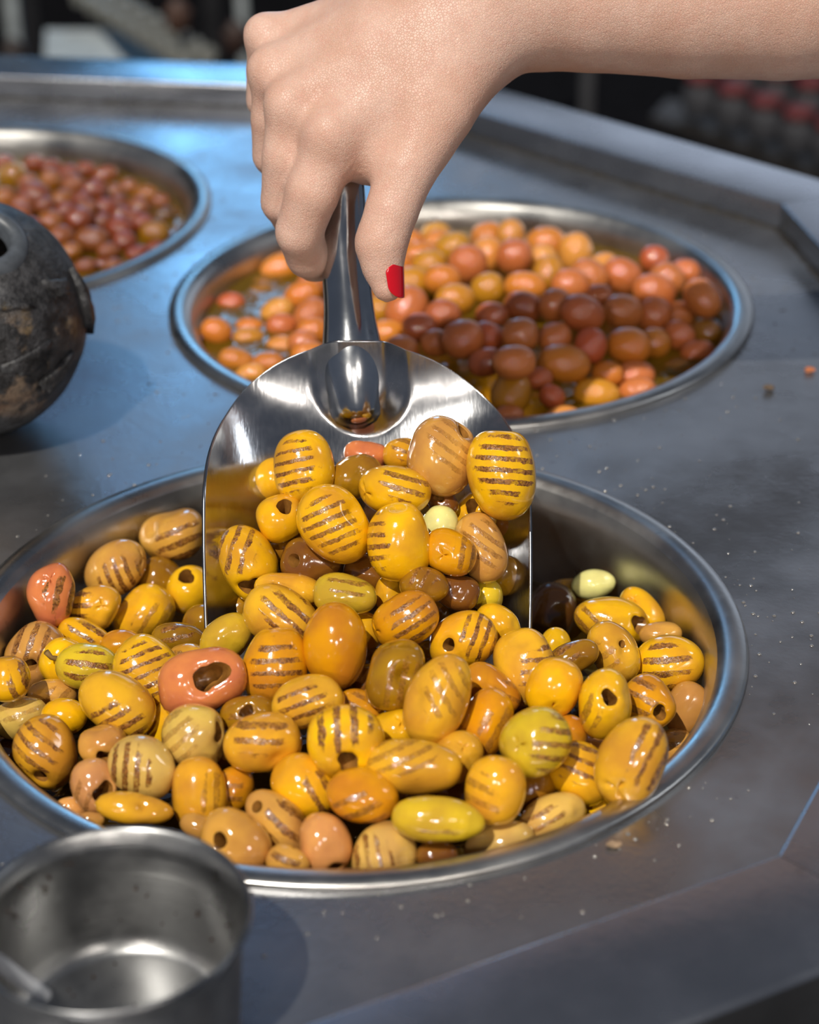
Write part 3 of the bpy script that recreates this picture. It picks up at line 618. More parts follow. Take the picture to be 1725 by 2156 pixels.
PAN3 = [(26,369,31,28,0,'y'),(107,382,25,24,0,'o'),(75,411,38,28,-20,'r'),(75,346,24,20,0,'r'),(107,353,24,20,0,'r'),(146,366,26,22,0,'r'),(156,392,28,24,0,'b'),(182,359,24,20,0,'r'),(221,369,28,22,20,'b'),(201,402,28,24,0,'r'),(269,399,26,24,0,'o'),(240,406,24,20,0,'b'),(10,419,28,26,0,'o'),(42,452,30,26,0,'p'),(133,422,28,24,0,'o'),(169,422,24,20,0,'r'),(107,471,30,28,0,'o'),(166,464,32,30,0,'r'),(224,441,30,24,0,'r'),(194,506,40,29,-4,'b'),(253,484,32,28,-30,'r'),(262,456,26,22,0,'r'),(308,412,28,24,0,'o'),(292,438,28,24,0,'b'),(325,490,34,28,0,'y'),(262,510,28,24,0,'r'),(338,426,24,20,0,'b'),(376,488,22,16,20,'b'),(292,535,28,18,10,'r'),(214,561,26,16,0,'r'),(182,562,26,18,0,'b'),(130,500,30,26,0,'b'),(240,560,24,14,0,'b'),(325,525,26,16,15,'r'),(60,385,24,20,0,'b'),(185,440,24,20,0,'b'),(300,470,26,22,0,'r'),(345,455,26,20,0,'s'),(360,450,24,16,0,'s'),(70,480,28,24,0,'r'),(228,530,26,20,0,'b'),(10,345,24,20,0,'r'),(48,430,26,22,0,'b'),(95,435,26,22,0,'d'),(140,445,24,20,0,'r'),(250,430,24,20,0,'d'),(280,460,24,20,0,'d'),(150,530,26,20,0,'o'),(215,470,26,22,0,'d')]
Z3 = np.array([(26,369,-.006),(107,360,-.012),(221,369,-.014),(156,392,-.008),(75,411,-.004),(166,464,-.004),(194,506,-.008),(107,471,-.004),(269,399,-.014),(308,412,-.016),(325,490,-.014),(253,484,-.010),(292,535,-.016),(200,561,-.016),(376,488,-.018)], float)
shapes = []
for k in range(7):
    body, fc, _ = olive_mesh(1.0, 1.0, lump=0.06, rough=0.008, seed=400 + k, segs=24, rings=18, slit=(k in (2, 5)), dents=[((0.2, 0.7, 0.6), 0.06, 0.3)] if k % 3 == 0 else ())
    me = bpy.data.meshes.new('cured_olive'); me.from_pydata([tuple(map(float, v)) for v in body], [], fc); me.update()
    me.polygons.foreach_set('use_smooth', [True] * len(me.polygons)); me.materials.append(M_OLIVE2); shapes.append(me)
ORD = ['first', 'second', 'third', 'fourth', 'fifth', 'sixth', 'seventh', 'eighth', 'ninth', 'tenth', 'eleventh', 'twelfth', 'thirteenth', 'fourteenth', 'fifteenth', 'sixteenth', 'seventeenth']
def fill_pan(rows, zc, Bc, where, group, nrow, amp):
    its = []
    for k, (px, py, a, b, ang, cc) in enumerate(rows):
        p = G(px, py, idw(zc, px, py)); dep = depth(p); an = math.radians(ang); ti = math.radians(random.Random(k).uniform(-20, 20))
        ex = math.cos(an) * math.cos(ti) * RIGHT + math.sin(an) * math.cos(ti) * UP + math.sin(ti) * VF
        its.append(dict(pos=p, ax=ex, a=a * dep / F, b=max(b, a * .72) * dep / F, dep=dep, fix=pan_fix(Bc, 0.141)))
    ps = relax(its, iters=60)
    ys = sorted(range(len(rows)), key=lambda i: rows[i][1]); per = math.ceil(len(rows) / nrow); lab = {}
    for q in range(nrow):
        band = sorted(ys[q * per:(q + 1) * per], key=lambda i: rows[i][0])
        for i, idx in enumerate(band): lab[idx] = f'{CN[rows[idx][5]]} olive, {ORD[i]} from left in {ORD[q]} row from back, {where}'
    for k, (row, it) in enumerate(zip(rows, its)):
        sc = depth(ps[k]) / it['dep']; me = shapes[k % 7]; o = bpy.data.objects.new('cured_olive', me); col.objects.link(o)
        ex = it['ax']; ez = VF - (VF @ ex) * ex; ez /= np.linalg.norm(ez); ey = np.cross(ez, ex); an = random.Random(k + 5).uniform(0, 6.28)
        ey, ez = math.cos(an) * ey + math.sin(an) * ez, -math.sin(an) * ey + math.cos(an) * ez
        Mx = Matrix.Identity(4); s = (it['a'] * sc, it['b'] * sc, it['b'] * sc)
        for i in range(3):
            for j, ax in enumerate((ex, ey, ez)): Mx[i][j] = ax[i] * s[j]
            Mx[i][3] = ps[k][i]
        o.matrix_world = Mx
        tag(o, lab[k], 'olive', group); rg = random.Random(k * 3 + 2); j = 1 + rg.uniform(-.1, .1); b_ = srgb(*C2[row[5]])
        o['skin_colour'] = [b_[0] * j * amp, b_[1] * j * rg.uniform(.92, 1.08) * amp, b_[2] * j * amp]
fill_pan(PAN2, Z2, B2, 'middle pan', 'cured olives in the middle pan', 8, 0.95)
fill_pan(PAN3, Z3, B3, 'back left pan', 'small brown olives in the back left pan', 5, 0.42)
# ------------------------------------------------------------------ steel scoop
sco = empty('food_scoop', tuple(map(float, BTIP))); tag(sco, 'steel food scoop held in the hand, loaded with grilled olives', 'scoop')
def sstep(e0, e1, x):
    t = np.clip((x - e0) / (e1 - e0), 0, 1); return t * t * (3 - 2 * t)
TOP = on_blade(752, 741, 0.0); SLEN = 0.158                     # middle of the blade's rear edge, blade length
_ro = math.radians(4.0); BW = math.cos(_ro) * np.array([1.0, 0, 0]) - math.sin(_ro) * BN; BNR = math.cos(_ro) * BN + math.sin(_ro) * np.array([1.0, 0, 0])
nu, ns = 110, 120
vv = []
for j in range(ns + 1):
    s = 0.0008 + (SLEN - 0.0008) * (j / ns) ** 1.25
    wd = 0.0662 * (1 - max(0.0, 1 - s / 0.075) ** 2.6) ** (1 / 2.2)
    wd *= 1 - 0.05 * max(0.0, (s - 0.075) / 0.08) ** 2
    for i in range(nu + 1):
        u = -1 + 2 * i / nu; u = np.sign(u) * (1 - (1 - abs(u)) ** 1.15)
        x = wd * u
        edge = 0.75 * abs(u) ** 2.4 + 0.25 * abs(u) ** 6
        n = 0.033 * edge * float(sstep(0.0, 0.075, s)) + 0.012 * max(0.0, 1 - s / 0.032) ** 2
        ds = max(0.0, s - 0.016); dd = math.hypot(x, ds)
        n += 0.0085 * float(1 - sstep(0.0080, 0.0225, dd))
        vv.append(TOP + BW * (x + 0.0024 * min(1.0, s / 0.03)) - BD * s + BNR * n)
ff = [(j * (nu + 1) + i, j * (nu + 1) + i + 1, (j + 1) * (nu + 1) + i + 1, (j + 1) * (nu + 1) + i) for j in range(ns) for i in range(nu)]
vv = [v - BTIP for v in vv]
o = mesh_obj('blade', vv, ff, M_SCOOP, sco)
so = o.modifiers.new('Solidify', 'SOLIDIFY'); so.thickness = 0.0011; so.offset = 1.0
# tubular handle
hj = TOP - BD * 0.034 - BN * 0.0005; he = P(714, 362, 0.853)
hd = (he - hj); hl = np.linalg.norm(hd); path, rad = [], []
for t in np.linspace(0, 1, 40):
    path.append(hj + hd * t - BTIP)
    y = t * hl
    r = 0.0104 + 0.0032 * math.exp(-((y - 0.026) / 0.018) ** 2)
    if y < 0.008: r *= math.sqrt(max(0.02, 1 - ((0.008 - y) / 0.0085) ** 2))
    if hl - y < 0.006: r *= math.sqrt(max(0.02, 1 - ((0.006 - (hl - y)) / 0.0062) ** 2))
    rad.append(r)
mesh_obj('handle', *tube(path, rad, 40), M_HANDLE, sco)
# ------------------------------------------------------------------ the hand and forearm: one continuous surface from blended tapered limbs
D0 = 0.848
def H(px, py, dz): 
    d = D0 + dz; return np.array([(px - 862.5) / F * d, -(py - 1078) / F * d, d])      # camera coordinates (right, up, away)
def rp(r): return r * D0 / F
# (points [(px, py, depth offset, radius px)...], blend in metres)
LIMBS = [
 # forearm and wrist
 ([(2250,-70,.02,212),(1900,-45,.01,204),(1650,-24,.003,190),(1450,-16,.0,178),(1250,-14,-.004,162),(1150,-18,-.004,152),(1060,-28,-.004,144)], .014),
 ([(1090,-26,-.004,140),(960,20,-.006,116)], .020),
 # back of the hand: the four metacarpals
 ([(1000,45,-.010,92),(820,195,-.022,66),(700,278,-.026,50)], .014),
 ([(1000,0,-.010,92),(790,115,-.020,66),(618,212,-.018,46)], .012),
 ([(1000,-40,-.004,92),(780,60,-.012,66),(580,146,-.006,44)], .012),
 ([(1010,-70,.004,90),(780,30,.0,62),(566,74,.006,38)], .012),
 # palm filling
 ([(940,80,.014,88),(760,190,.006,74),(690,250,-.002,56)], .016),
 ([(900,60,.02,80),(640,150,.014,52)], .016),
 # index finger
 ([(698,292,-.024,52),(658,405,-.020,56),(630,488,-.011,50),(648,540,.002,46),(662,552,.016,42),(705,556,.030,37),(742,545,.034,34)], .010),
 # middle finger
 ([(612,222,-.018,47),(602,330,-.012,50),(595,425,.0,46),(612,455,.014,42),(640,460,.026,39),(690,455,.034,35),(730,445,.036,32)], .008),
 # ring finger
 ([(575,152,-.006,44),(572,250,.002,44),(572,328,.012,41),(600,365,.026,38),(680,370,.038,34),(720,365,.038,31)], .007),
 # little finger
 ([(562,80,.006,37),(556,150,.014,38),(553,212,.022,36),(580,250,.034,33),(650,275,.044,30)], .007),
 # thumb
 ([(985,120,-.012,88),(925,235,-.022,73),(858,358,-.026,59),(826,440,-.026,55),(801,515,-.024,45),(806,565,-.023,41),(816,604,-.022,33)], .016),
 # web between thumb and index finger
 ([(735,310,-.016,52),(790,322,-.014,48),(860,300,-.012,60)], .014),
 ([(770,335,-.006,40),(830,320,-.004,52),(890,260,.0,66)], .014),
]
# raised knuckles and tendons
BUMPS = [((694,282),-.0295,40,.008),((606,222),-.0215,36,.008),((567,148),-.0095,34,.008),((553,70),.003,30,.008),((804,508),-.0265,39,.010)]
VX = 0.0015
pts = [H(*q[:3]) for L, _ in LIMBS for q in L]; rmax = rp(210)
lo = np.min(pts, 0) - 0.05; hi = np.max(pts, 0) + 0.05
hi[0] = min(hi[0], H(2150, 0, 0)[0])
n3 = np.ceil((hi - lo) / VX).astype(int) + 1
gx = [lo[i] + VX * np.arange(n3[i]) for i in range(3)]
S = np.full(n3, 0.05, np.float32); S2 = np.full(n3, 0.05, np.float32)
def rcone(X, Y, Z, a, b, ra, rb):
    ba = b - a; L2 = ba @ ba
    px, py, pz = X - a[0], Y - a[1], Z - a[2]
    t = np.clip((px * ba[0] + py * ba[1] + pz * ba[2]) / L2, 0, 1)
    return np.sqrt((px - t * ba[0]) ** 2 + (py - t * ba[1]) ** 2 + (pz - t * ba[2]) ** 2) - (ra + (rb - ra) * t)
def smin(a, b, k):
    h = np.clip(0.5 + 0.5 * (b - a) / k, 0, 1); return b + (a - b) * h - k * h * (1 - h)
def put(L, k, T=None):
    T = S if T is None else T
    P3 = np.array([H(*q[:3]) for q in L]); R3 = np.array([rp(q[3]) for q in L])
    m = R3.max() + k + 0.008
    i0 = np.maximum(((P3.min(0) - m - lo) / VX).astype(int), 0); i1 = np.minimum(((P3.max(0) + m - lo) / VX).astype(int) + 2, n3)
    if (i1 <= i0).any(): return
    sl = tuple(slice(i0[q], i1[q]) for q in range(3))
    X, Y, Z = gx[0][sl[0]][:, None, None], gx[1][sl[1]][None, :, None], gx[2][sl[2]][None, None, :]
    fld = None
    for q in range(len(L) - 1):
        c_ = rcone(X, Y, Z, P3[q], P3[q + 1], R3[q], R3[q + 1]).astype(np.float32)
        fld = c_ if fld is None else smin(fld, c_, 0.0015)
    T[sl] = smin(T[sl], fld, k)
FING = [i for i, (L, k) in enumerate(LIMBS) if len(L) >= 5 and L[0][0] < 720]
for i, (L, k) in enumerate(LIMBS):
    if i in FING: put(L, 0.0022, S2)
    else: put(L, k)
m_ = S2 < 0.03; S[m_] = smin(S[m_], S2[m_], 0.0075)
for (px, py), dz, r, k in BUMPS: put([(px, py, dz, r), (px + 1, py, dz, r)], k)
# surface nets
S[0, :, :] = np.maximum(S[0], 0.01); S[:, :, 0] = .05; S[:, :, -1] = .05; S[:, 0] = .05; S[:, -1] = .05; S[0] = .05; S[-1] = .05
neg = S < 0
cnt = np.zeros(np.array(S.shape) - 1, np.int8)
cs = [(i, j, k) for i in (0, 1) for j in (0, 1) for k in (0, 1)]
def sh(A, c): return A[c[0]:A.shape[0] - 1 + c[0], c[1]:A.shape[1] - 1 + c[1], c[2]:A.shape[2] - 1 + c[2]]
for c in cs: cnt += sh(neg, c)
cells = np.argwhere((cnt > 0) & (cnt < 8)); idx = -np.ones(cnt.shape, np.int64); idx[tuple(cells.T)] = np.arange(len(cells))
acc = np.zeros((len(cells), 3)); nn = np.zeros(len(cells))
vals = {c: S[cells[:, 0] + c[0], cells[:, 1] + c[1], cells[:, 2] + c[2]].astype(float) for c in cs}
for c in cs:
    for ax in range(3):
        if c[ax] == 0:
            d = list(c); d[ax] = 1; d = tuple(d); va, vb = vals[c], vals[d]; m = (va < 0) != (vb < 0)
            t = np.where(m, va / np.where(m, va - vb, 1), 0); p = np.tile(np.array(c, float), (len(cells), 1)); p[:, ax] += t
            acc[m] += p[m]; nn[m] += 1
vt = lo + VX * (cells + acc / nn[:, None])
faces = []
for ax in range(3):
    o1, o2 = [(1, 2), (2, 0), (0, 1)][ax]
    A = [slice(None)] * 3; Bs = [slice(None)] * 3; A[ax] = slice(0, -1); Bs[ax] = slice(1, None)
    ed = np.argwhere(neg[tuple(A)] != neg[tuple(Bs)])
    ed = ed[(ed[:, o1] > 0) & (ed[:, o2] > 0) & (ed[:, o1] < S.shape[o1] - 1) & (ed[:, o2] < S.shape[o2] - 1)]
    def cell(d1, d2):
        e = ed.copy(); e[:, o1] -= d1; e[:, o2] -= d2; return idx[e[:, 0], e[:, 1], e[:, 2]]
    q = np.stack([cell(1, 1), cell(0, 1), cell(0, 0), cell(1, 0)], 1)
    inside = neg[tuple(ed.T)]
    q[~inside] = q[~inside][:, ::-1]
    faces.append(q)
faces = np.concatenate(faces); faces = faces[(faces >= 0).all(1)]
# smooth, then project back on the blended surface
def relaxmesh(v, it, lam):
    e = np.concatenate([faces[:, [i, (i + 1) % 4]] for i in range(4)]); e = np.concatenate([e, e[:, ::-1]])
    dg = np.bincount(e[:, 0], minlength=len(v)).astype(float)
    for _ in range(it):
        s = np.stack([np.bincount(e[:, 0], weights=v[e[:, 1], q], minlength=len(v)) for q in range(3)], 1) / dg[:, None]
        v = v + lam * (s - v)
    return v
vt = relaxmesh(vt, 7, 0.5)
# skin creases: (px, py, direction of the crease line in degrees, half length, half width, spacing px, depth m)
pxv = 862.5 + F * vt[:, 0] / vt[:, 2]; pyv = 1078 - F * vt[:, 1] / vt[:, 2]
front = vt[:, 2] < D0 + 0.005
disp = np.zeros(len(vt))
for cx, cy, an, hl_, hw, spc, dp in [(832,492,-8,34,20,9,.00045),(614,492,-40,34,18,9,.00035),(742,352,50,34,26,12,.0005),(706,312,10,40,26,11,.00022),(760,352,70,16,14,9,.0006),(862,372,60,30,30,13,.0003)]:
    a = math.radians(an); u_ = (pxv - cx) * math.cos(a) - (pyv - cy) * math.sin(a); w_2 = (pxv - cx) * math.sin(a) + (pyv - cy) * math.cos(a)
    disp -= dp * np.exp(-(u_ / hl_) ** 2 - (w_2 / hw) ** 2) * (0.5 + 0.5 * np.cos(2 * math.pi * w_2 / spc + 0.8 * np.sin(u_ / 9))) * front
vt[:, 2] -= disp
vw = CAM + vt[:, :1] * RIGHT + vt[:, 1:2] * UP + vt[:, 2:] * FWD
t = NT('skin'); c = t.obj()
n1 = t.noise(38, 4, 0.6, c); n2 = t.noise(170, 3, 0.6, c)
cc = t.mix(t.ramp(n1, 0.3, 0.7), (0.60, 0.36, 0.27), (0.68, 0.45, 0.36)); cc = t.mix(t.math('MULTIPLY', t.ramp(n2, 0.45, 0.7), 0.3), cc, (0.60, 0.31, 0.24))
t.l(cc, t.b.inputs['Base Color'])
vo = t.n('ShaderNodeTexVoronoi', feature='DISTANCE_TO_EDGE'); vo.inputs['Scale'].default_value = 900; t.l(c, vo.inputs['Vector'])
hh = t.math('ADD', t.math('MULTIPLY', t.ramp(vo.outputs['Distance'], 0.0, 0.12), 0.6), t.noise(500, 3, 0.6, c))
t.bump(hh, 0.5, 0.0005)
t.set(Roughness=0.42, Subsurface_Weight=0.25, Subsurface_Radius=(1.0, 0.35, 0.2), Subsurface_Scale=0.004, IOR=1.4)
M_SKIN = t.m
org = CAM + H(900, 100, 0)[0] * RIGHT + H(900, 100, 0)[1] * UP + H(900, 100, 0)[2] * FWD
hand = mesh_obj('person', vw - org, [tuple(map(int, q)) for q in faces], M_SKIN); hand.location = org
tag(hand, 'bare right forearm and hand with red nails gripping the scoop handle', 'person')
hand.data.validate()
# thumb nail (painted red), seen from its side
ta = H(801, 515, -.024); tb = H(818, 608, -.022); axn = (tb - ta) / np.linalg.norm(tb - ta)
nrm = np.array([0.93, 0.10, -0.36]); nrm -= (nrm @ axn) * axn; nrm /= np.linalg.norm(nrm); sd = np.cross(axn, nrm)
nv, nf = [], []; NU, NV = 16, 20
ncen = H(809, 592, -.0228)
for layer in (0, 1):
    for j in range(NV + 1):
        s = j / NV; L_ = -0.0066 + 0.0148 * s
        wdt = 1.05 * min(1.0, math.sqrt(max(0, 1 - max(0, (0.25 - s) / 0.27) ** 2)), math.sqrt(max(0.0, 1 - max(0, (s - 0.62) / 0.385) ** 2)))
        r0 = rp(45.0 - 9.5 * s - 2.5 * s * s) + (0.0 if layer == 0 else 0.0007)
        for i in range(NU + 1):
            an = (-1 + 2 * i / NU) * wdt
            p = ncen + axn * L_ + r0 * (math.cos(an) * nrm * 0.97 + math.sin(an) * sd)
            nv.append(CAM + p[0] * RIGHT + p[1] * UP + p[2] * FWD - org)
W1 = NU + 1; off_ = (NV + 1) * W1
for j in range(NV):
    for i in range(NU):
        a = j * W1 + i; nf.append((a, a + 1, a + W1 + 1, a + W1)); b = a + off_; nf.append((b, b + W1, b + W1 + 1, b + 1))
for j in range(NV):
    for i in (0, NU): a = j * W1 + i; nf.append((a, a + W1, a + W1 + off_, a + off_))
for i in range(NU):
    for j in (0, NV): a = j * W1 + i; nf.append((a, a + 1, a + 1 + off_, a + off_))
t = NT('red_nail_polish'); t.set(Base_Color=(0.55, 0.004, 0.012), Roughness=0.12, Coat_Weight=1.0, Coat_Roughness=0.03)
nb = t.noise(60, 2, 0.5, t.obj()); t.l(t.mix(nb, (0.50, 0.003, 0.010), (0.62, 0.006, 0.016)), t.b.inputs['Base Color'])
o = mesh_obj('thumb_nail', nv, nf, t.m, hand); o['label'] = 'glossy red painted thumb nail'
# ------------------------------------------------------------------ steel cup with a clear stick in it
CH = 0.046
cc_ = G(232, 1921, CH); RC = float(np.hypot(*(G(530, 1921, CH) - cc_)[:2]))
prof = [(0.0, 0.0012), (RC * .72, 0.0012), (RC * .80, 0.003), (RC * .845, 0.008), (RC * .885, 0.030), (RC * .90, CH - 0.0075), (RC * .925, CH - 0.0045), (RC * .965, CH - 0.0016), (RC * .985, CH - 0.0004), (RC, CH - 0.0008), (RC * 1.003, CH - 0.002), (RC * .99, CH - 0.0034), (RC * .955, CH - 0.0060), (RC * .93, CH - 0.010), (RC * .91, 0.030), (RC * .87, 0.006), (RC * .83, 0.001), (RC * .74, 0.0), (0.0, 0.0)]
prof = prof[::-1]
prof = [(max(r, 0.0004), z) for r, z in prof]
cup = empty('steel_cup', (float(cc_[0]), float(cc_[1]), 0.0001)); tag(cup, 'round brushed steel cup with herb specks inside, front left corner', 'cup')
v, f = lathe(prof, 128); mesh_obj('cup_wall', v, f, M_CUP, cup)
rg = random.Random(8); sv, sf = [], []
for _ in range(34):                                              # herb specks stuck to the inside
    a = rg.uniform(0.2, 2.9); z = rg.uniform(0.006, CH - 0.006); rr = RC * (.845 + .055 * z / CH) - 0.0006
    if rg.random() < .35: rr = RC * rg.uniform(.1, .7); z = 0.0014
    s = rg.uniform(0.0003, 0.0008); c0 = np.array([rr * math.cos(a), rr * math.sin(a), z]); b0 = len(sv)
    for q in [(1, 0, 0), (-1, 0, 0), (0, 1, 0), (0, -1, 0), (0, 0, 1), (0, 0, -1)]: sv.append(c0 + np.array(q) * s * np.array([rg.uniform(.6, 1.6), 1, rg.uniform(.6, 1.8)]))
    sf += [tuple(b0 + i for i in q) for q in [(0, 2, 4), (2, 1, 4), (1, 3, 4), (3, 0, 4), (2, 0, 5), (1, 2, 5), (3, 1, 5), (0, 3, 5)]]
o = mesh_obj('herb_specks', sv, sf, plain('herb', (0.03, 0.015, 0.008), 0.5, ns=500), cup, smooth=False); o['kind'] = 'stuff'
st0 = G(96, 2098, 0.006); st1 = G(-60, 1985, 0.036)
t = NT('clear_plastic'); t.set(Base_Color=(0.80, 0.82, 0.88), Roughness=0.12, Alpha=0.45, IOR=1.45); nb = t.noise(60, 2, 0.5, t.obj()); t.l(t.ramp(nb, .3, .7, .08, .2), t.b.inputs['Roughness'])
o = mesh_obj('plastic_stick', *tube([st0 + (st1 - st0) * q - st0 for q in (-.02, 0, .2, .5, .8, 1.0)], [.0012, .0024, .0026, .0026, .0026, .0026], 16), t.m); o.location = st0
tag(o, 'clear plastic stick leaning inside the steel cup', 'stick')

# ------------------------------------------------------------------ charred pot in the middle of the counter
JR = 0.0568; jp = G(-40, 899)
jar = empty('charred_pot', (float(jp[0]), float(jp[1]), 0.0)); tag(jar, 'round black charred pot with peeling crust at the left edge', 'pot')
t = NT('charred_clay'); c = t.obj()
n1 = t.noise(26, 5, 0.62, c); n2 = t.noise(140, 5, 0.7, c); n3_ = t.noise(60, 5, 0.65, c)
sep = t.n('ShaderNodeSeparateXYZ'); t.l(c, sep.inputs[0])
band = t.math('MULTIPLY', t.ramp(sep.outputs['Z'], 0.018, 0.036), t.ramp(sep.outputs['Z'], 0.082, 0.066))
colr = t.mix(t.ramp(n2, 0.35, 0.7), (0.012, 0.012, 0.013), (0.06, 0.06, 0.065))
peel = t.math('MULTIPLY', t.ramp(t.math('ADD', n1, t.math('MULTIPLY', n3_, 0.6)), 0.80, 0.92), band)
colr = t.mix(t.math('MULTIPLY', peel, 0.8), colr, t.mix(t.ramp(n3_, .35, .65), (0.20, 0.11, 0.06), (0.33, 0.24, 0.16)))
colr = t.mix(t.math('MULTIPLY', t.ramp(n3_, 0.62, 0.70), 0.5), colr, (0.10, 0.06, 0.01))
t.l(colr, t.b.inputs['Base Color']); t.l(t.ramp(n1, .3, .7, .3, .6), t.b.inputs['Roughness'])
t.bump(t.math('ADD', t.math('MULTIPLY', n1, 1.0), t.math('MULTIPLY', n2, 0.5)), 0.8, 0.004)
M_POT = t.m
mouth = 0.0190
th0 = math.asin(mouth / JR); prof = []
for i in range(40):
    th = math.pi - 0.02 - (math.pi - 0.02 - th0) * i / 39; prof.append((JR * math.sin(th), JR + JR * math.cos(th)))
zt = prof[-1][1]
prof += [(mouth - 0.0015, zt + 0.0016), (mouth - 0.0042, zt + 0.0012), (mouth - 0.0055, zt - 0.001), (mouth - 0.0055, zt - 0.006), (JR * .5, zt - 0.02), (JR * .86, JR), (JR * .6, JR * .35), (0.002, JR * .15)]
v, f = lathe(prof, 96)
v = np.array(v); nrm_ = v - [0, 0, JR]; ln = np.linalg.norm(nrm_, axis=1); d = nrm_ / ln[:, None]
k = np.where(np.arange(len(v)) < 40 * 96, 1.0, 0.0)
v = v + d * (k * (0.0013 * vnoise(d, 3, 9, 3, 8) + 0.0008 * vnoise(d, 4, 12, 9, 22)))[:, None]
v[:, 2] = np.maximum(v[:, 2], 0.0008)
tl = Matrix.Rotation(math.radians(22), 3, 'X') @ Matrix.Rotation(math.radians(17), 3, 'Y')
def tilt(q): return np.array(tl @ (Vector(q) - Vector((0, 0, JR)))) + [0, 0, JR]
v = [tilt(q) for q in v]; zmin = min(q[2] for q in v); v = [q - [0, 0, zmin - 0.0003] for q in v]
mesh_obj('pot_body', v, f, M_POT, jar)
rv, rf = lathe([(mouth + .0035, zt - .0028), (mouth + .002, zt + .0006), (mouth - .001, zt + .0026), (mouth - .004, zt + .0024), (mouth - .006, zt + .0002), (mouth - .0062, zt - .006)], 72)
rv = [tilt(q) - [0, 0, zmin - .0003] for q in rv]
o = mesh_obj('pot_rim', rv, rf, plain('worn_clay', (.075, .085, .10), .42, ns=140), jar); o['label'] = 'worn grey rim of the pot mouth'
# raised flakes of crust on the pot
def flake(px, py, wpx, hpx, ang, th, seed):
    # hit the pot's sphere along the sight line
    cw = jp + [0, 0, JR]; d = ray(px, py); d = d / np.linalg.norm(d); oc = CAM - cw; b_ = oc @ d; q = b_ * b_ - (oc @ oc - JR * JR)
    p = CAM + d * (-b_ - math.sqrt(max(q, 0))); n = (p - cw) / np.linalg.norm(p - cw)
    a_ = np.cross(n, [0, 0, 1]); a_ /= np.linalg.norm(a_); b2 = np.cross(n, a_); ca, sa = math.cos(math.radians(ang)), math.sin(math.radians(ang)); a_, b2 = ca * a_ + sa * b2, -sa * a_ + ca * b2
    s = depth(p) / F; rg = random.Random(seed); N = 18; vv, ff = [], []
    for ring, (rr, hh) in enumerate([(1.0, -0.0008), (0.97, th * .8), (0.6, th), (0.05, th * 0.9)]):
        for i in range(N):
            an = 2 * math.pi * i / N; jit = 1 + 0.28 * math.sin(3 * an + seed) + 0.15 * math.sin(7 * an + 2 * seed) + rg.uniform(-.08, .08)
            q = cw + (n * JR + a_ * (math.cos(an) * wpx * s * rr * jit) + b2 * (math.sin(an) * hpx * s * rr * jit)); q = cw + (q - cw) / np.linalg.norm(q - cw) * (JR + hh + rg.uniform(-.0002, .0003))
            vv.append(q - np.array(jar.location))
    for r_ in range(3):
        for i in range(N): ff.append((r_ * N + i, r_ * N + (i + 1) % N, (r_ + 1) * N + (i + 1) % N, (r_ + 1) * N + i))
    ff.append(tuple(3 * N + i for i in range(N)))
    o = mesh_obj('crust_flake', vv, ff, M_POT, jar); return o
for a in [(178,640,20,70,10,.0035,1),(120,605,34,18,-30,.0028,2),(60,760,60,24,10,.0016,3),(120,790,50,26,25,.002,4),(20,640,46,16,-20,.0014,5)]: flake(*a)

# ------------------------------------------------------------------ crumbs and droplets on the counter
def crumb(px, py, s, label, c, seed):
    p = G(px, py); rg = random.Random(seed); v, f = [], []
    b = bmesh.new(); bmesh.ops.create_icosphere(b, subdivisions=2, radius=s)
    for q in b.verts:
        q.co *= 1 + rg.uniform(-.25, .25); q.co.z *= 0.6; q.co.x *= 1.4
    zm = min(q.co.z for q in b.verts)
    me = bpy.data.meshes.new('crumb'); b.to_mesh(me); b.free(); me.materials.append(plain('crumb_' + str(seed), c, .6, ns=400))
    o = bpy.data.objects.new('crumb', me); col.objects.link(o); o.location = (p[0], p[1], -zm + 0.0001); tag(o, label, 'crumb')
crumb(1704, 783, .0019, 'orange crumb on the counter at the right picture edge', (0.45, .14, .05), 1)
crumb(1618, 822, .0021, 'dark brown crumb on the counter right of the middle pan', (0.12, .08, .05), 2)
crumb(1293, 1783, .0017, 'tan crumb on the counter in front of the front pan', (0.30, .20, .12), 3)
crumb(1427, 1160, .0001 + .0012, 'small brown crumb behind the right rim of the front pan', (0.25, .12, .05), 4)
rg = random.Random(21); dv, df = [], []
def drop(x, y, r):
    b0 = len(dv); n = 8
    for rr, hh in ((1, 0.00005), (.8, .35), (.4, .55)):
        for i in range(n): dv.append((x + r * rr * math.cos(6.283 * i / n), y + r * rr * math.sin(6.283 * i / n), r * hh if hh > .01 else 0.00005))
    for q in range(2):
        for i in range(n): df.append((b0 + q * n + i, b0 + q * n + (i + 1) % n, b0 + (q + 1) * n + (i + 1) % n, b0 + (q + 1) * n + i))
    df.append(tuple(b0 + 2 * n + i for i in range(n)))
for _ in range(900):
    Bc = rg.choice([B1, B1, B2, B2, B3]); a = rg.uniform(0, 6.283); r = 0.1615 + abs(rg.gauss(0, 0.02)) if rg.random() < .7 else 0.1615 + rg.random() * .08
    x, y = Bc[0] + r * math.cos(a), Bc[1] + r * math.sin(a)
    if any(np.hypot(x - b[0], y - b[1]) < .161 for b in (B1, B2, B3)) or np.hypot(x - CX, y - CY) > APO - .01 or np.hypot(x - cc_[0], y - cc_[1]) < RC + .003: continue
    drop(x, y, rg.choice([.0003, .0004, .0006, .0009]))
t = NT('oil_drop'); t.set(Base_Color=(0.30, 0.28, 0.26), Metallic=0.6, Roughness=0.08, Coat_Weight=1.0); nb = t.noise(200, 2, .5, t.obj()); t.l(t.ramp(nb, .3, .7, .05, .15), t.b.inputs['Roughness'])
o = mesh_obj('oil_droplets', dv, df, t.m); tag(o, 'tiny splashed droplets scattered over the steel counter', 'droplets', kind='stuff')

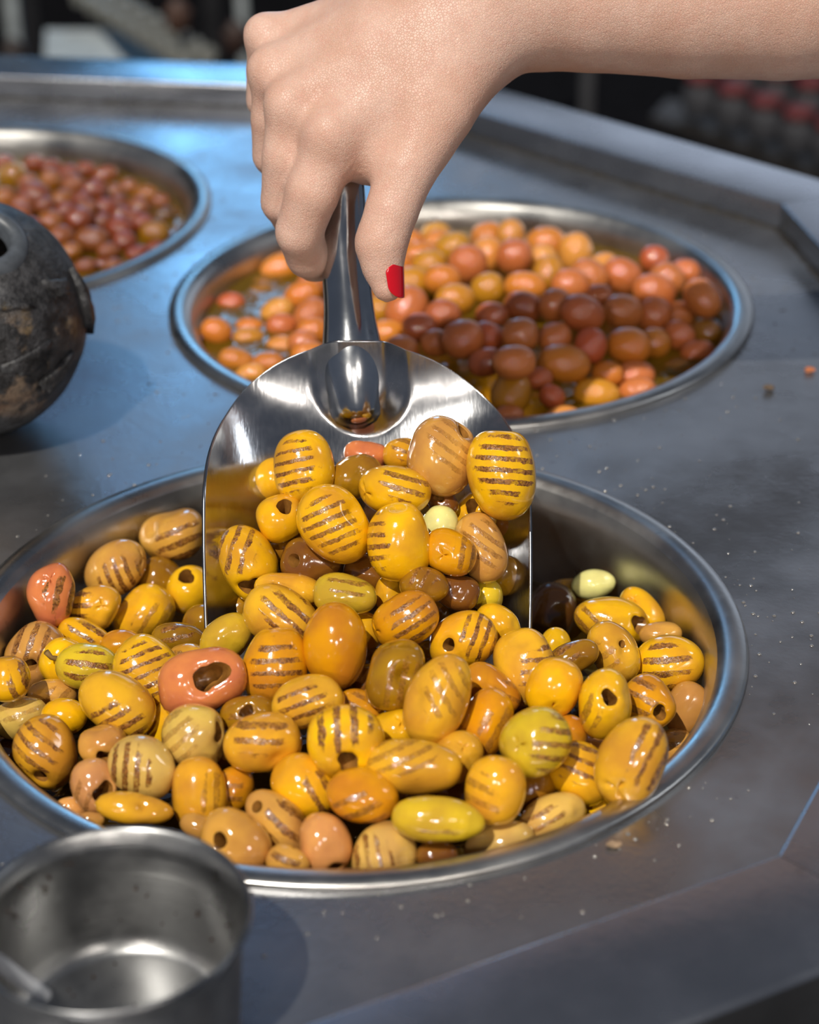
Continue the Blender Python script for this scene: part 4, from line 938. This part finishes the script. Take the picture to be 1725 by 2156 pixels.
# ------------------------------------------------------------------ dim market stalls behind the counter
def place(px, py, y):                        # point on the sight line at distance y
    d = ray(px, py); return CAM + d * (y / d[1])
M_POST = plain('black_post', (0.008, 0.008, 0.010), 0.5); M_WHITE = plain('white_board', (0.30, 0.33, 0.34), 0.6); M_GREYB = plain('grey_packet', (0.20, 0.20, 0.18), 0.55); M_SHELF = plain('dark_shelf', (0.015, 0.013, 0.012), 0.5)
def post(px, y, wpx, mat, label, name='stall_post', ztop=1.2, cat='post'):
    p = place(px, 60, y); s = wpx * y / F * .6; v, f = box(-s, s, -s, s, 0, ztop - FLOORZ); o = mesh_obj(name, v, f, mat, smooth=False); o.location = (p[0], p[1], FLOORZ); tag(o, label, cat)
post(70, 3.2, 26, M_POST, 'black stall post at the top left'); post(450, 3.0, 30, M_POST, 'black stall post left of the hand')
post(30, 3.7, 22, M_WHITE, 'pale upright strip at the top left corner'); post(512, 3.7, 18, M_WHITE, 'pale upright strip just left of the knuckles')
post(1240, 3.6, 20, plain('grey_post', (.05, .05, .055), .6), 'grey stall post under the forearm')
# white sloping board and the rack of grey packets, left
a = place(95, 60, 3.0); b = place(260, 128, 2.8)
v = [place(96, 62, 3.0), place(205, 62, 2.95), place(275, 140, 2.75), place(92, 140, 2.8)]; cen = sum(v) / 4; nb_ = np.array([0, .03, -.01])
vv = [q - cen for q in v] + [q - cen + nb_ for q in v]
o = mesh_obj('white_board', vv, [(0, 1, 2, 3), (7, 6, 5, 4), (0, 4, 5, 1), (1, 5, 6, 2), (2, 6, 7, 3), (3, 7, 4, 0)], M_WHITE, smooth=False); o.location = cen; tag(o, 'blurred white board behind the counter at the top left', 'board')
rk = [place(150, 10, 3.05), place(290, 0, 3.05), place(440, 150, 2.7), place(270, 150, 2.7)]; cen = sum(rk) / 4 + np.array([0, .04, -.05])
vv = [q - cen + [0, .04, -.05] for q in rk] + [q - cen + [0, .07, -.07] for q in rk]
o = mesh_obj('sloping_rack', vv, [(0, 1, 2, 3), (7, 6, 5, 4), (0, 4, 5, 1), (1, 5, 6, 2), (2, 6, 7, 3), (3, 7, 4, 0)], M_SHELF, smooth=False); o.location = cen; tag(o, 'dark sloping rack of packets behind the counter', 'rack')
for i in range(9):
    for j in range(2):
        p = place(165 + 34 * i * .95 + 46 * j - i * 4, -8 + 17 * i - j * 10, 3.0 - .035 * i)
        bm_ = bmesh.new(); bmesh.ops.create_cube(bm_, size=1.0); bmesh.ops.bevel(bm_, geom=bm_.edges[:], offset=.18, segments=2, affect='EDGES')
        for q in bm_.verts: q.co.x *= .019; q.co.y *= .03; q.co.z *= .024
        me = bpy.data.meshes.new('grey_packet'); bm_.to_mesh(me); bm_.free(); me.materials.append(M_GREYB)
        o = bpy.data.objects.new('grey_packet', me); col.objects.link(o); o.location = p; o.rotation_euler = (.3, .1 * i, .2)
        tag(o, f'blurred grey packet, {ORD[i]} from the top in the {("left", "right")[j]} row of the rack', 'packet', 'grey packets on the sloping rack')
for px, py, c, l in [(375, 35, (.06, .028, .018), 'brown blurred bundle beside the grey packets'), (497, 80, (.03, .014, .010), 'brown blurred bundle just left of the hand'), (30, 118, (.02, .012, .010), 'brown blurred bundle at the left picture edge')]:
    bm_ = bmesh.new(); bmesh.ops.create_icosphere(bm_, subdivisions=3, radius=.014); rg = random.Random(px)
    for q in bm_.verts: q.co.z *= 1.8; q.co.x *= 1.3 + .2 * math.sin(q.co.z * 300)
    me = bpy.data.meshes.new('bundle'); bm_.to_mesh(me); bm_.free(); me.materials.append(plain('bundle_' + str(px), c, .6)); o = bpy.data.objects.new('bundle', me); col.objects.link(o); o.location = place(px, py, 2.75); tag(o, l, 'bundle')
# jars with red lids on stepped shelves, right
jv, jf = lathe([(.0005, 0), (.024, 0), (.027, .004), (.027, .040), (.021, .050), (.021, .054)], 20)
lv, lf = lathe([(.022, .052), (.0235, .053), (.0235, .064), (.021, .066), (.0005, .066)], 20)
jm = bpy.data.meshes.new('jar_body'); jm.from_pydata(jv, [], jf); jm.materials.append(plain('white_jar', (.05, .05, .056), .4)); lm = bpy.data.meshes.new('jar_lid'); lm.from_pydata(lv, [], lf); lm.materials.append(plain('red_lid', (.10, .008, .006), .5))
for m_ in (jm, lm): m_.polygons.foreach_set('use_smooth', [True] * len(m_.polygons))
q = 0
for row, (x0, y0, n, dy, yy) in enumerate([(1470, 205, 5, 25, 3.0), (1560, 172, 4, 22, 3.15)]):
    a = place(x0 - 30, y0 + 32, yy); b = place(x0 + 62 * n, y0 + 32 + dy * n, yy - .1)
    mid = (a + b) / 2; dxy = b - a; ang = math.atan2(dxy[1], dxy[0]); L_ = np.linalg.norm(dxy); sl_ = -math.asin(dxy[2] / L_)
    v, f = box(-L_ / 2 - .04, L_ / 2 + .1, -.035, .06, -.020, -.008); o = mesh_obj('shelf_board', v, f, M_SHELF, smooth=False); o.location = mid; o.rotation_euler = (0, sl_, ang); tag(o, ['dark sloping shelf board of the lower jar row at right', 'dark sloping shelf board of the upper jar row at right'][row], 'shelf')
    for i in range(n):
        p = a + (b - a) * (i + .5) / n; p = p + np.array([0, 0, .006]); o = empty('lidded_jar', tuple(map(float, p))); tag(o, f'blurred white jar with red lid, {ORD[i]} from left in the {("lower", "upper")[row]} row', 'jar', 'jars on the dark shelves at right')
        for nm, m_ in (('jar_body', jm), ('jar_lid', lm)):
            c_ = bpy.data.objects.new(nm, m_); col.objects.link(c_); c_.parent = o
